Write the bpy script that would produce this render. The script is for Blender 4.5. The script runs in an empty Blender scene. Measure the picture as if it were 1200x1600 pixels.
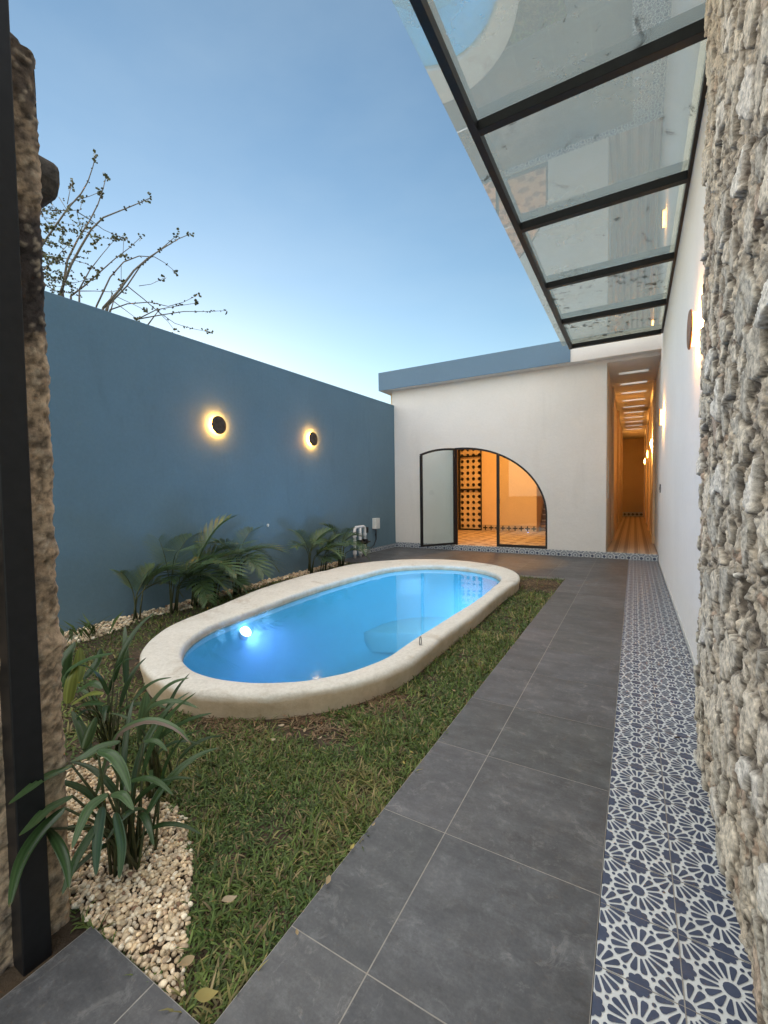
import bpy, bmesh, math, random
import numpy as np
from mathutils import Vector, Matrix, noise as mnoise

random.seed(7)
rng = np.random.default_rng(11)
S = bpy.context.scene
COL = S.collection
R_ = math.radians

# ------------------------------------------------------------------ camera
FPX, PITCH, YAW, ROLL, CH = 678.6139, 0.0399, 0.523, -0.0132, 1.4
_F = Vector((-math.sin(YAW)*math.cos(PITCH), math.cos(YAW)*math.cos(PITCH), -math.sin(PITCH)))
_R0 = Vector((math.cos(YAW), math.sin(YAW), 0)); _U0 = _R0.cross(_F)
_R = _R0*math.cos(ROLL) + _U0*math.sin(ROLL)
_U = -_R0*math.sin(ROLL) + _U0*math.cos(ROLL)
CAMP = Vector((0, 0, CH))
cam = bpy.data.cameras.new('camera'); camo = bpy.data.objects.new('camera', cam); COL.objects.link(camo)
cam.sensor_fit = 'HORIZONTAL'; cam.sensor_width = 36; cam.lens = 36*FPX/1200
cam.clip_start = 0.02; cam.clip_end = 2000
M = Matrix((_R, _U, -_F)).transposed().to_4x4(); M.translation = CAMP
camo.matrix_world = M
S.camera = camo

def ray(x, y): return _F*FPX + _R*(x-600) - _U*(y-800)
def at_depth(x, y, d): return CAMP + ray(x, y)*(d/FPX)
def at_x(x, y, X):
    r = ray(x, y); return CAMP + r*(X/r.x)
def at_z(x, y, z=0.0):
    r = ray(x, y); return CAMP + r*((z-CH)/r.z)

# ------------------------------------------------------------------ sky, sun, exposure
SUN_AZ, SUN_EL = R_(56), R_(4.2)          # azimuth counter-clockwise from +Y
w = bpy.data.worlds.new('World'); S.world = w; w.use_nodes = True
nt = w.node_tree; bg = nt.nodes['Background']
sky = nt.nodes.new('ShaderNodeTexSky'); sky.sky_type = 'NISHITA'; sky.sun_disc = False
sky.sun_elevation = SUN_EL; sky.sun_rotation = -SUN_AZ
sky.air_density = 1.0; sky.dust_density = 0.2; sky.ozone_density = 1.9
tc = nt.nodes.new('ShaderNodeTexCoord'); mp = nt.nodes.new('ShaderNodeMapping'); mp.inputs['Scale'].default_value = (1.0, 1.6, 3.2)
ns = nt.nodes.new('ShaderNodeTexNoise'); ns.inputs['Scale'].default_value = 1.7; ns.inputs['Detail'].default_value = 7; ns.inputs['Roughness'].default_value = .55
rp = nt.nodes.new('ShaderNodeValToRGB'); rp.color_ramp.elements[0].position = .42; rp.color_ramp.elements[1].position = .78
mxs = nt.nodes.new('ShaderNodeMix'); mxs.data_type = 'RGBA'; ml = nt.nodes.new('ShaderNodeMath'); ml.operation = 'MULTIPLY'; ml.inputs[1].default_value = .14
nt.links.new(tc.outputs['Generated'], mp.inputs[0]); nt.links.new(mp.outputs[0], ns.inputs['Vector']); nt.links.new(ns.outputs[0], rp.inputs[0])
nt.links.new(rp.outputs[0], ml.inputs[0]); nt.links.new(ml.outputs[0], mxs.inputs[0]); nt.links.new(sky.outputs[0], mxs.inputs[6]); mxs.inputs[7].default_value = (1.85, 2.2, 2.35, 1)
nt.links.new(mxs.outputs[2], bg.inputs[0]); bg.inputs[1].default_value = 0.118
sun = bpy.data.lights.new('sun', 'SUN'); suno = bpy.data.objects.new('sun', sun); COL.objects.link(suno)
sun.energy = 1.5; sun.angle = R_(150); sun.color = (1.0, 0.90, 0.78)
suno.rotation_euler = Vector((0.62, 0.44, -0.9)).to_track_quat('-Z', 'Y').to_euler()
S.view_settings.view_transform = 'Standard'; S.view_settings.look = 'None'
S.view_settings.exposure = 1.83; S.view_settings.gamma = 1
cy = S.cycles
cy.use_denoising = True; cy.max_bounces = 10; cy.transparent_max_bounces = 16; cy.glossy_bounces = 5
cy.diffuse_bounces = 4; cy.sample_clamp_indirect = 4; cy.caustics_reflective = False; cy.caustics_refractive = False

# ------------------------------------------------------------------ helpers
def srgb(r, g, b):
    f = lambda c: c/12.92 if c <= 0.04045 else ((c+0.055)/1.055)**2.4
    return (f(r/255), f(g/255), f(b/255), 1)

class MB:
    def __init__(s): s.v, s.f, s.m, s.c = [], [], [], []
    def add(s, vs, fs, mi=0, col=None):
        o = len(s.v); s.v += [tuple(p) for p in vs]
        for f in fs: s.f.append([i+o for i in f]); s.m.append(mi)
        if col is not None: s.c += [col]*len(vs)
        return s
    def box(s, x0, x1, y0, y1, z0, z1, mi=0, col=None):
        return s.add([(x0,y0,z0),(x1,y0,z0),(x1,y1,z0),(x0,y1,z0),(x0,y0,z1),(x1,y0,z1),(x1,y1,z1),(x0,y1,z1)],
              [(0,3,2,1),(4,5,6,7),(0,1,5,4),(1,2,6,5),(2,3,7,6),(3,0,4,7)], mi, col)
    def prism(s, poly, fn, d0, d1, mi=0):
        n = len(poly)
        vs = [fn(a, b, d0) for a, b in poly] + [fn(a, b, d1) for a, b in poly]
        fs = [list(range(n)), list(range(2*n-1, n-1, -1))]
        fs += [[(i+1) % n, i, i+n, (i+1) % n+n] for i in range(n)]
        return s.add(vs, fs, mi)
    def tube(s, pts, rad, n=8, mi=0, cap=True, col=None):
        pts = [Vector(p) for p in pts]; k = len(pts)
        if not hasattr(rad, '__len__'): rad = [rad]*k
        t = (pts[1]-pts[0]).normalized()
        a = t.orthogonal().normalized(); vs = []
        for i in range(k):
            t2 = (pts[min(i+1, k-1)]-pts[max(i-1, 0)]).normalized()
            a = (a - t2*a.dot(t2)).normalized(); b = t2.cross(a)
            for j in range(n):
                th = 2*math.pi*j/n
                vs.append(pts[i] + (a*math.cos(th)+b*math.sin(th))*rad[i])
        fs = [(i*n+j, i*n+(j+1) % n, (i+1)*n+(j+1) % n, (i+1)*n+j) for i in range(k-1) for j in range(n)]
        if cap: fs += [tuple(range(n-1, -1, -1)), tuple(range((k-1)*n, k*n))]
        return s.add(vs, fs, mi, col)
    def lathe(s, prof, fn, n=32, mi=0, cap=True):
        k = len(prof); vs = []
        for r, h in prof:
            for j in range(n):
                th = 2*math.pi*j/n; vs.append(fn(r*math.cos(th), r*math.sin(th), h))
        fs = [(i*n+j, i*n+(j+1) % n, (i+1)*n+(j+1) % n, (i+1)*n+j) for i in range(k-1) for j in range(n)]
        if cap: fs += [tuple(range(n-1, -1, -1)), tuple(range((k-1)*n, k*n))]
        return s.add(vs, fs, mi)
    def build(s, name, mats, parent=None, smooth=False, bevel=0, loc=None, fixn=True):
        me = bpy.data.meshes.new(name); me.from_pydata(s.v, [], s.f)
        mats = mats if isinstance(mats, (list, tuple)) else [mats]
        for m in mats: me.materials.append(m)
        me.polygons.foreach_set('material_index', s.m)
        if s.c and len(s.c) == len(s.v):
            at = me.color_attributes.new('Col', 'FLOAT_COLOR', 'POINT')
            at.data.foreach_set('color', np.array([(c[0], c[1], c[2], 1) for c in s.c], dtype=np.float32).ravel())
        if fixn:
            bm = bmesh.new(); bm.from_mesh(me); bmesh.ops.recalc_face_normals(bm, faces=bm.faces); bm.to_mesh(me); bm.free()
        if smooth: me.polygons.foreach_set('use_smooth', [True]*len(me.polygons))
        o = bpy.data.objects.new(name, me); COL.objects.link(o)
        if loc is not None: o.location = loc
        if parent is not None:
            o.parent = parent
            if loc is None: o.matrix_parent_inverse = parent.matrix_world.inverted()
        if bevel:
            b = o.modifiers.new('bevel', 'BEVEL'); b.width = bevel; b.segments = 2; b.limit_method = 'ANGLE'; b.angle_limit = R_(40)
        return o

def np_mesh(name, V, loops, starts, totals, mats, cols=None, smooth=False, midx=None):
    me = bpy.data.meshes.new(name)
    me.vertices.add(len(V)); me.vertices.foreach_set('co', np.asarray(V, np.float32).ravel())
    me.loops.add(len(loops)); me.loops.foreach_set('vertex_index', np.asarray(loops, np.int32))
    me.polygons.add(len(starts)); me.polygons.foreach_set('loop_start', np.asarray(starts, np.int32))
    me.polygons.foreach_set('loop_total', np.asarray(totals, np.int32))
    for m in (mats if isinstance(mats, (list, tuple)) else [mats]): me.materials.append(m)
    if midx is not None: me.polygons.foreach_set('material_index', np.asarray(midx, np.int32))
    if cols is not None:
        a = me.color_attributes.new('Col', 'FLOAT_COLOR', 'POINT')
        c = np.ones((len(V), 4), np.float32); c[:, :3] = cols; a.data.foreach_set('color', c.ravel())
    if smooth: me.polygons.foreach_set('use_smooth', np.ones(len(starts), bool))
    me.update(calc_edges=True); me.validate()
    o = bpy.data.objects.new(name, me); COL.objects.link(o); return o

def thing(name, label, cat, loc=(0, 0, 0), group=None, rotz=0):
    o = bpy.data.objects.new(name, None); COL.objects.link(o); o.empty_display_size = .1
    o.location = loc; o.rotation_euler = (0, 0, rotz)
    o['label'] = label; o['category'] = cat
    if group: o['group'] = group
    o.matrix_world = Matrix.Translation(loc) @ Matrix.Rotation(rotz, 4, 'Z')
    return o
def tag(o, label, cat, group=None, kind=None):
    if label: o['label'] = label
    if cat: o['category'] = cat
    if group: o['group'] = group
    if kind: o['kind'] = kind
    return o
def copy_tree(o, parent=None):
    c = o.copy(); COL.objects.link(c); c.parent = parent
    for ch in o.children: copy_tree(ch, c)
    return c

# ------------------------------------------------------------------ materials
class NG:
    def __init__(s, name):
        s.m = bpy.data.materials.new(name); s.m.use_nodes = True; s.t = s.m.node_tree
        s.b = s.t.nodes['Principled BSDF']; s.out = s.t.nodes['Material Output']
        s.co = s.t.nodes.new('ShaderNodeTexCoord').outputs['Object']
    def n(s, typ, **kw):
        nd = s.t.nodes.new(typ)
        for k, v in kw.items(): setattr(nd, k, v)
        return nd
    def l(s, a, b): s.t.links.new(a, b)
    def val(s, sock, v):
        if hasattr(v, 'node'): s.l(v, sock)
        else: sock.default_value = v
    def noise(s, scale, detail=4, rough=.55, dist=0, vec=None, stretch=None):
        nd = s.n('ShaderNodeTexNoise'); nd.inputs['Scale'].default_value = scale
        nd.inputs['Detail'].default_value = detail; nd.inputs['Roughness'].default_value = rough
        nd.inputs['Distortion'].default_value = dist
        v = vec or s.co
        if stretch:
            mp = s.n('ShaderNodeMapping'); mp.inputs['Scale'].default_value = stretch; s.l(v, mp.inputs[0]); v = mp.outputs[0]
        s.l(v, nd.inputs['Vector']); return nd.outputs['Fac']
    def ramp(s, fac, stops):
        r = s.n('ShaderNodeValToRGB'); e = r.color_ramp.elements
        while len(e) < len(stops): e.new(.5)
        for i, (p, c) in enumerate(stops):
            e[i].position = p; e[i].color = c if hasattr(c, '__len__') else (c, c, c, 1)
        s.l(fac, r.inputs[0]); return r.outputs[0]
    def mix(s, fac, a, b, typ='MIX'):
        m = s.n('ShaderNodeMix', data_type='RGBA', blend_type=typ)
        s.val(m.inputs[0], fac); s.val(m.inputs[6], a); s.val(m.inputs[7], b); return m.outputs[2]
    def math(s, op, a, b=0.0, c=None):
        m = s.n('ShaderNodeMath', operation=op); s.val(m.inputs[0], a); s.val(m.inputs[1], b)
        if c is not None: s.val(m.inputs[2], c)
        return m.outputs[0]
    def xyz(s):
        x = s.n('ShaderNodeSeparateXYZ'); s.l(s.co, x.inputs[0]); return x.outputs
    def attr(s, name='Col'):
        a = s.n('ShaderNodeVertexColor'); a.layer_name = name; return a.outputs[0]
    def bump(s, h, strength=.3, dist=.01):
        b = s.n('ShaderNodeBump'); b.inputs['Strength'].default_value = strength; b.inputs['Distance'].default_value = dist
        s.l(h, b.inputs['Height']); s.l(b.outputs[0], s.b.inputs['Normal'])
    def col(s, c): s.val(s.b.inputs['Base Color'], c); return s
    def rough(s, r): s.val(s.b.inputs['Roughness'], r); return s

def simple(name, c, rough=.6, metal=0, var=.12, scale=12, bump=0, bscale=60, bd=.004):
    g = NG(name); c = tuple(c[:3])+(1,)
    dk = tuple(x*(1-var) for x in c[:3])+(1,); lt = tuple(min(1, x*(1+var)) for x in c[:3])+(1,)
    g.col(g.ramp(g.noise(scale, 5), [(.3, dk), (.7, lt)])); g.rough(rough); g.b.inputs['Metallic'].default_value = metal
    if bump: g.bump(g.noise(bscale, 4), bump, bd)
    return g.m

def plaster(name, c, var=.06, rough=.85, bump=.25, stain=None):
    g = NG(name); c = tuple(c[:3])+(1,)
    k = lambda f: tuple(min(1, x*f) for x in c[:3])+(1,)
    base = g.ramp(g.noise(1.3, 6, .6), [(.3, k(1-var)), (.7, k(1+var))])
    fine = g.ramp(g.noise(22, 6, .7), [(.3, k(1-var*.9)), (.7, k(1+var*.9))])
    cc = g.mix(.5, base, fine)
    if stain is not None:
        st = g.ramp(g.noise(2.2, 6, .65, .4, stretch=(1, 1, .22)), [(.56, 0.0), (.72, 1.0)])
        cc = g.mix(g.math('MULTIPLY', st, .28), cc, stain)
    g.col(cc); g.rough(rough)
    h = g.math('ADD', g.noise(9, 5), g.math('MULTIPLY', g.noise(70, 5, .7), .6))
    g.bump(h, bump, .012); return g.m

M_white = plaster('white_stucco', (.70, .68, .65), stain=(.56, .54, .51, 1), bump=.4)
M_side = plaster('side_wall_stucco', (.82, .82, .82), bump=.3)
M_room = plaster('room_plaster', (.74, .58, .40), var=.1)
M_blue = plaster('blue_paint', srgb(96, 121, 135), var=.10, bump=.22, stain=srgb(78, 100, 114))
M_fascia = plaster('fascia_paint', srgb(98, 124, 146), var=.06, bump=.15)
M_black = simple('black_steel', (.012, .012, .014), .45, .3, .2, 30)
M_bronze = simple('bronze_disc', (.07, .045, .03), .5, .3, .5, 18)
M_pvc = simple('white_pvc', (.7, .71, .72), .35, 0, .06, 15)
M_plastic = simple('white_plastic', (.62, .64, .62), .45, 0, .08, 10)
M_blackpl = simple('black_plastic', (.015, .015, .017), .4)
M_soil = (lambda g: (g.col(g.mix(g.ramp(g.noise(6, 6), [(.35, 0.0), (.65, 1.0)]), (.045, .03, .018, 1), (.10, .07, .042, 1))),
          g.rough(.95), g.bump(g.noise(45, 6, .7), .8, .02), g.m)[-1])(NG('garden_soil'))
M_cream = plaster('pool_cement', (.60, .57, .49), var=.12, bump=.45, stain=(.44, .38, .29, 1))
M_door = simple('red_wood', (.12, .03, .015), .5)
M_skygray = simple('screen_back', (.14, .14, .15), .8)

def slate():
    g = NG('slate_tile')
    n1 = g.noise(2.6, 8, .66, .15); n2 = g.noise(14, 9, .76, .1); n3 = g.noise(90, 4, .7)
    c = g.ramp(n1, [(.34, (.046, .048, .053, 1)), (.52, (.068, .069, .072, 1)), (.66, (.105, .105, .106, 1))])
    c = g.mix(.5, c, g.ramp(n2, [(.38, (.036, .038, .043, 1)), (.52, (.070, .071, .073, 1)), (.64, (.155, .155, .155, 1))]))
    c = g.mix(.25, c, g.ramp(n3, [(.3, (.04, .04, .04, 1)), (.7, (.12, .118, .115, 1))]))
    sp = g.ramp(g.noise(7, 9, .8, 1.2), [(.56, 0.0), (.61, .6), (.70, 1.0)])
    c = g.mix(g.math('MULTIPLY', sp, .45), c, (.21, .20, .19, 1))
    sq = g.ramp(g.noise(4.3, 9, .8, .2, stretch=(1, 1.3, 1)), [(.57, 0.0), (.63, .8), (.72, 1.0)]); c = g.mix(g.math('MULTIPLY', sq, .6), c, (.036, .034, .033, 1))
    c = g.mix(1.0, c, g.attr(), 'MULTIPLY'); c = g.mix(1.0, c, (1.04, 1.07, 1.11, 1), 'MULTIPLY')
    n4 = g.noise(4.0, 9, .74, .25, stretch=(.7, 1.7, 1)); c = g.mix(1.0, c, g.ramp(n4, [(.36, .76), (.50, 1.0), (.60, 1.22), (.72, 1.5)]), 'MULTIPLY')
    g.col(c); g.rough(g.ramp(n2, [(.3, .40), (.7, .62)])); g.bump(g.math('ADD', n2, g.math('MULTIPLY', n3, .4)), .16, .004)
    return g.m
M_slate = slate()
M_grout = simple('pale_grout', (.30, .285, .26), .9, 0, .15, 30)
M_tilew = simple('white_tile', (.64, .68, .69), .4, 0, .08, 9)
M_tileb = (lambda g: (g.col(g.ramp(g.noise(14, 6, .7), [(.3, (.036, .052, .100, 1)), (.7, (.068, .088, .150, 1))])), g.rough(.42), g.m)[-1])(NG('blue_tile_glaze'))

def glass(name, tint, base, gl=(.95, .97, .97), dirt=False, ior=1.5):
    g = NG(name); g.t.nodes.remove(g.b)
    tr = g.n('ShaderNodeBsdfTransparent'); tr.inputs[0].default_value = tint+(1,)
    gs = g.n('ShaderNodeBsdfGlossy'); gs.inputs[0].default_value = gl+(1,); gs.inputs['Roughness'].default_value = .012
    lw = g.n('ShaderNodeLayerWeight'); lw.inputs[0].default_value = .5
    f0 = ((ior-1)/(ior+1))**2+base
    fac = g.math('MINIMUM', g.math('MULTIPLY_ADD', g.math('POWER', lw.outputs['Facing'], 5.0), 1-f0, f0), .95)
    mx = g.n('ShaderNodeMixShader'); g.l(fac, mx.inputs[0]); g.l(tr.outputs[0], mx.inputs[1]); g.l(gs.outputs[0], mx.inputs[2])
    o = mx.outputs[0]
    if dirt:
        df = g.n('ShaderNodeBsdfDiffuse'); df.inputs[0].default_value = (.42, .43, .40, 1)
        tl = g.n('ShaderNodeBsdfTranslucent'); tl.inputs[0].default_value = (.66, .66, .58, 1)
        m2 = g.n('ShaderNodeMixShader'); m2.inputs[0].default_value = .5; g.l(df.outputs[0], m2.inputs[1]); g.l(tl.outputs[0], m2.inputs[2])
        film = g.ramp(g.noise(1.2, 6, .65), [(.3, .24), (.7, .40)])
        m3 = g.n('ShaderNodeMixShader'); g.l(film, m3.inputs[0]); g.l(o, m3.inputs[1]); g.l(m2.outputs[0], m3.inputs[2])
        dk = g.n('ShaderNodeBsdfDiffuse'); dk.inputs[0].default_value = (.05, .042, .032, 1)
        x = g.xyz()
        yb = g.ramp(g.math('MULTIPLY', x[1], .1), [(.0, .0), (.62, .02), (.74, 1.0), (.9, .9), (1.0, .5)])
        sp = g.ramp(g.noise(11, 3, .5, .8), [(.585, 0.0), (.62, 1.0)])
        sp2 = g.ramp(g.noise(2.3, 6, .75, 2.0), [(.63, 0.0), (.665, .6)])
        pm = g.ramp(g.noise(1.7, 3, .5), [(.46, 0.0), (.60, 1.0)]); f = g.math('MAXIMUM', g.math('MULTIPLY', g.math('MULTIPLY', sp, pm), yb), sp2)
        m4 = g.n('ShaderNodeMixShader'); g.l(g.math('MULTIPLY', f, .75), m4.inputs[0]); g.l(m3.outputs[0], m4.inputs[1]); g.l(dk.outputs[0], m4.inputs[2])
        o = m4.outputs[0]
    g.l(o, g.out.inputs[0]); return g.m
M_canopy = glass('canopy_glass', (.82, .87, .84), .26, dirt=True, ior=1.6)
M_pane = glass('door_glass', (.92, .95, .94), .0, ior=1.42)
M_frost = (lambda g: (g.t.nodes.remove(g.b), (lambda t, d, m: (setattr(t.inputs[0], 'default_value', (.9, .9, .88, 1)), setattr(d.inputs[0], 'default_value', (.7, .7, .68, 1)),
            g.l(t.outputs[0], m.inputs[1]), g.l(d.outputs[0], m.inputs[2]), setattr(m.inputs[0], 'default_value', .35), g.l(m.outputs[0], g.out.inputs[0])))(
            g.n('ShaderNodeBsdfTranslucent'), g.n('ShaderNodeBsdfDiffuse'), g.n('ShaderNodeMixShader')), g.m)[-1])(NG('frosted_skylight'))

def emit(name, c, s):
    g = NG(name); g.t.nodes.remove(g.b); e = g.n('ShaderNodeEmission'); e.inputs[0].default_value = c+(1,); e.inputs[1].default_value = s
    g.l(e.outputs[0], g.out.inputs[0]); return g.m
M_glow = emit('warm_led', (1, .47, .10), 7)
M_halo = emit('amber_led', (1, .36, .04), 42)
M_copper = simple('copper_disc', (.22, .095, .04), .45, .3, .4, 18)
M_poolglow = emit('pool_led', (.50, .58, 1), 14)

def leafmat(name, trans=.25, rough=.45):
    g = NG(name); c = g.attr(); g.col(c); g.rough(rough)
    t = g.n('ShaderNodeBsdfTranslucent'); g.l(c, t.inputs[0])
    m = g.n('ShaderNodeMixShader'); m.inputs[0].default_value = trans
    g.l(g.b.outputs[0], m.inputs[1]); g.l(t.outputs[0], m.inputs[2]); g.l(m.outputs[0], g.out.inputs[0]); return g.m
M_leaf = leafmat('leaf', .2, .34); M_grass = leafmat('grass_blade', .3, .6); M_dry = leafmat('dry_leaf', .15, .8)
M_bark = simple('grey_bark', (.16, .13, .10), .9, 0, .3, 40)
M_stem = simple('green_stem', (.05, .06, .02), .6, 0, .3, 30)
def attrmat(name, rough=.9, bs=120, bst=.5, bd=.004, mot=None):
    g = NG(name); c = g.attr()
    n = g.noise(bs*.35, 7, .75); c2 = g.mix(1.0, c, g.ramp(n, [(.34, .45), (.5, 1.0), (.64, 1.4)]), 'MULTIPLY')
    g.col(c2); g.rough(rough); g.bump(g.noise(bs, 6, .75), bst, bd); return g.m
M_rock = attrmat('rough_masonry', .95, 110, .8, .006)
M_pebble = attrmat('pebble_stone', .75, 80, .25, .002)
M_pillar = attrmat('old_plaster', .95, 90, .7, .006)

# ------------------------------------------------------------------ levels
FL = .13            # house floor
YH = 10.22          # house front wall
XW = .43            # white side wall face
ZR = 4.13           # underside of roof edge

# ------------------------------------------------------------------ ground
g = MB(); g.add([(-400,-400,-1.9),(400,-400,-1.9),(400,400,-1.9),(-400,400,-1.9)], [(0,1,2,3)])
tag(g.build('ground', M_soil), None, None, kind='structure')

# pool outlines, level with the rim: a stadium with the hand-made irregularity of the real one
RIMZ = .14
PIN = [(280,1028),(305,993),(375,960),(450,932),(527,907),(600,890),(667,882),(740,888),(780,899),(770,918),(700,962),(620,1015),(527,1053),(433,1063),(350,1057),(295,1042)]
POUT = [(218,1036),(219,1030),(228,1010),(258,986),(310,958),(375,933),(440,912),(503,892),(597,878),(667,875),(760,881),(811,901),(811,907),(769,941),(735,963),(698,997),(659,1023),(622,1045),(576,1062),(528,1077),(500,1081),(455,1089),(398,1091),(342,1089),(285,1081),(257,1072),(228,1055)]
PC = Vector((-2.69, 4.60)); PA = -.02; PL = 1.57
PAX = Vector((math.sin(PA), math.cos(PA))); PN = Vector((PAX.y, -PAX.x))
def stad(s, w):
    """s in 0..1 round the stadium of half width w; returns point and outward normal"""
    arc = math.pi*1.3; st = 2*PL; tot = 2*arc+2*st; d = (s % 1)*tot
    if d < st: return PC + PN*w + PAX*(-PL+d), PN
    d -= st
    if d < arc:
        th = d/arc*math.pi; nn = PN*math.cos(th)+PAX*math.sin(th); return PC+PAX*PL+nn*w, nn
    d -= arc
    if d < st: return PC - PN*w + PAX*(PL-d), -PN
    d -= st; th = d/arc*math.pi; nn = -PN*math.cos(th)-PAX*math.sin(th); return PC-PAX*PL+nn*w, nn
def outline(pix, w0, z, order=4, n=160):
    ss, dd, ww = [], [], []
    tab = [stad(i/800, w0) for i in range(800)]
    for px in pix:
        p = at_z(px[0], px[1], z); p = Vector((p.x, p.y))
        q = p-PC; t = max(-PL, min(PL, q.dot(PAX))); c = PC+PAX*t; nn = (p-c).normalized()
        if abs(t) < PL-1e-6: nn = PN if q.dot(PN) > 0 else -PN
        foot = c+nn*w0
        i = min(range(800), key=lambda k: (tab[k][0]-foot).length_squared)
        ss.append(i/800); dd.append((p-c).length-w0); ww.append(1/p.length)
    A = [[1]+[fn(2*math.pi*k*s) for k in range(1, order+1) for fn in (math.cos, math.sin)] for s in ss]
    A = np.array(A); W = np.array(ww)[:, None]
    reg = np.diag([0.0]+[.02*k for k in range(1, order+1) for _ in (0, 1)])
    x = np.linalg.lstsq(np.vstack([A*W, reg]), np.concatenate([np.array(dd)*W[:, 0], np.zeros(len(reg))]), rcond=None)[0]
    res = []
    for i in range(n):
        s = i/n; p, nn = stad(s, w0)
        d = x[0]+sum(x[1+2*(k-1)]*math.cos(2*math.pi*k*s)+x[2+2*(k-1)]*math.sin(2*math.pi*k*s) for k in range(1, order+1))
        res.append((p+nn*d, nn))
    return res
NP = 160
O_IN = outline(PIN, 1.02, RIMZ, 4, NP); O_OUT = outline(POUT, 1.42, RIMZ-.02, 4, NP)
def in_poly(x, y, poly):
    c = False; n = len(poly); j = n-1
    for i in range(n):
        xi, yi = poly[i]; xj, yj = poly[j]
        if (yi > y) != (yj > y) and x < (xj-xi)*(y-yi)/(yj-yi)+xi: c = not c
        j = i
    return c
OUTP = [(p.x, p.y) for p, _ in O_OUT]

XE, YE = -.957, 7.53          # lawn edges (path side, terrace side)
def xwall(y): return -5.40 - .018*(y-2.3)        # blue wall face
def gz(x, y):                                     # garden level
    t = max(0, min(1, (-2.2-x)/3.0)); return -.03 - .045*t*max(0, min(1, (8.5-y)/5))
# soil sheet with a hole for the pool
def soil():
    bm = bmesh.new()
    outer = [(-1.545,-.6),(-1.545,.705),(XE,.705)]+[(XE, .705+i*(YE-.705)/14) for i in range(1, 15)]+[(-1.7,YE),(-3,YE),(-4,YE),(-4.9,YE),(-5.8,YE)]+[(-5.8, YE-i*(YE+.6)/14) for i in range(1, 15)]
    ev = [bm.verts.new((x, y, gz(x, y))) for x, y in outer]
    es = [bm.edges.new((ev[i], ev[(i+1) % len(ev)])) for i in range(len(ev))]
    iv = [bm.verts.new((p.x-n.x*.12, p.y-n.y*.12, gz(p.x, p.y))) for p, n in O_OUT[::2]]
    es += [bm.edges.new((iv[i], iv[(i+1) % len(iv)])) for i in range(len(iv))]
    bmesh.ops.triangle_fill(bm, use_beauty=True, use_dissolve=False, edges=es)
    bmesh.ops.recalc_face_normals(bm, faces=bm.faces)
    me = bpy.data.meshes.new('lawn_soil'); bm.to_mesh(me); bm.free(); me.materials.append(M_soil)
    o = bpy.data.objects.new('lawn_soil', me); COL.objects.link(o); return tag(o, None, None, kind='structure')
soil()

# paving: slate tiles over grout
def paving():
    t = MB(); gap = .0046; tx, ty = .5765, .605
    XS = -.09
    def tile(x0, x1, y0, y1):
        k = random.uniform(.82, 1.14); c = (k*random.uniform(.98, 1.03), k, k*random.uniform(.97, 1.03))
        if x1-x0 > .02 and y1-y0 > .02: t.box(x0+gap/2, x1-gap/2, y0+gap/2, y1-gap/2, -.012, 0, 0, c)
    ys = [1.02+ty*k for k in range(-4, 17)]
    def clip(x0, x1, y0, y1, X0, X1, Y0, Y1):
        a, b, c, d = max(x0, X0), min(x1, X1), max(y0, Y0), min(y1, Y1)
        if a < b and c < d: tile(a, b, c, d)
    for k in range(-12, 0):
        x0, x1 = XS+tx*k, XS+tx*(k+1)
        for y0 in ys:
            y1 = y0+ty
            clip(x0, x1, y0, y1, XE, XS, -.9, YE)
            clip(x0, x1, y0, y1, -5.62, XS, YE, YH-.002)
    for x0, x1 in ((-1.53, -1.19), (-1.19, XE)):
        for y0, y1 in ((-.9, -.2), (-.2, .40), (.40, .70)):
            tile(x0, x1, y0, y1)
    gr = [(-1.53, XE, -.9, .70), (XE, XS, -.9, YE), (-5.62, XS, YE, YH)]
    for a, b, c, d in gr: t.box(a, b, c, d, -.25, -.0008, 1, (1, 1, 1))
    return tag(t.build('paving', [M_slate, M_grout], bevel=0), None, None, kind='structure')
paving()

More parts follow.
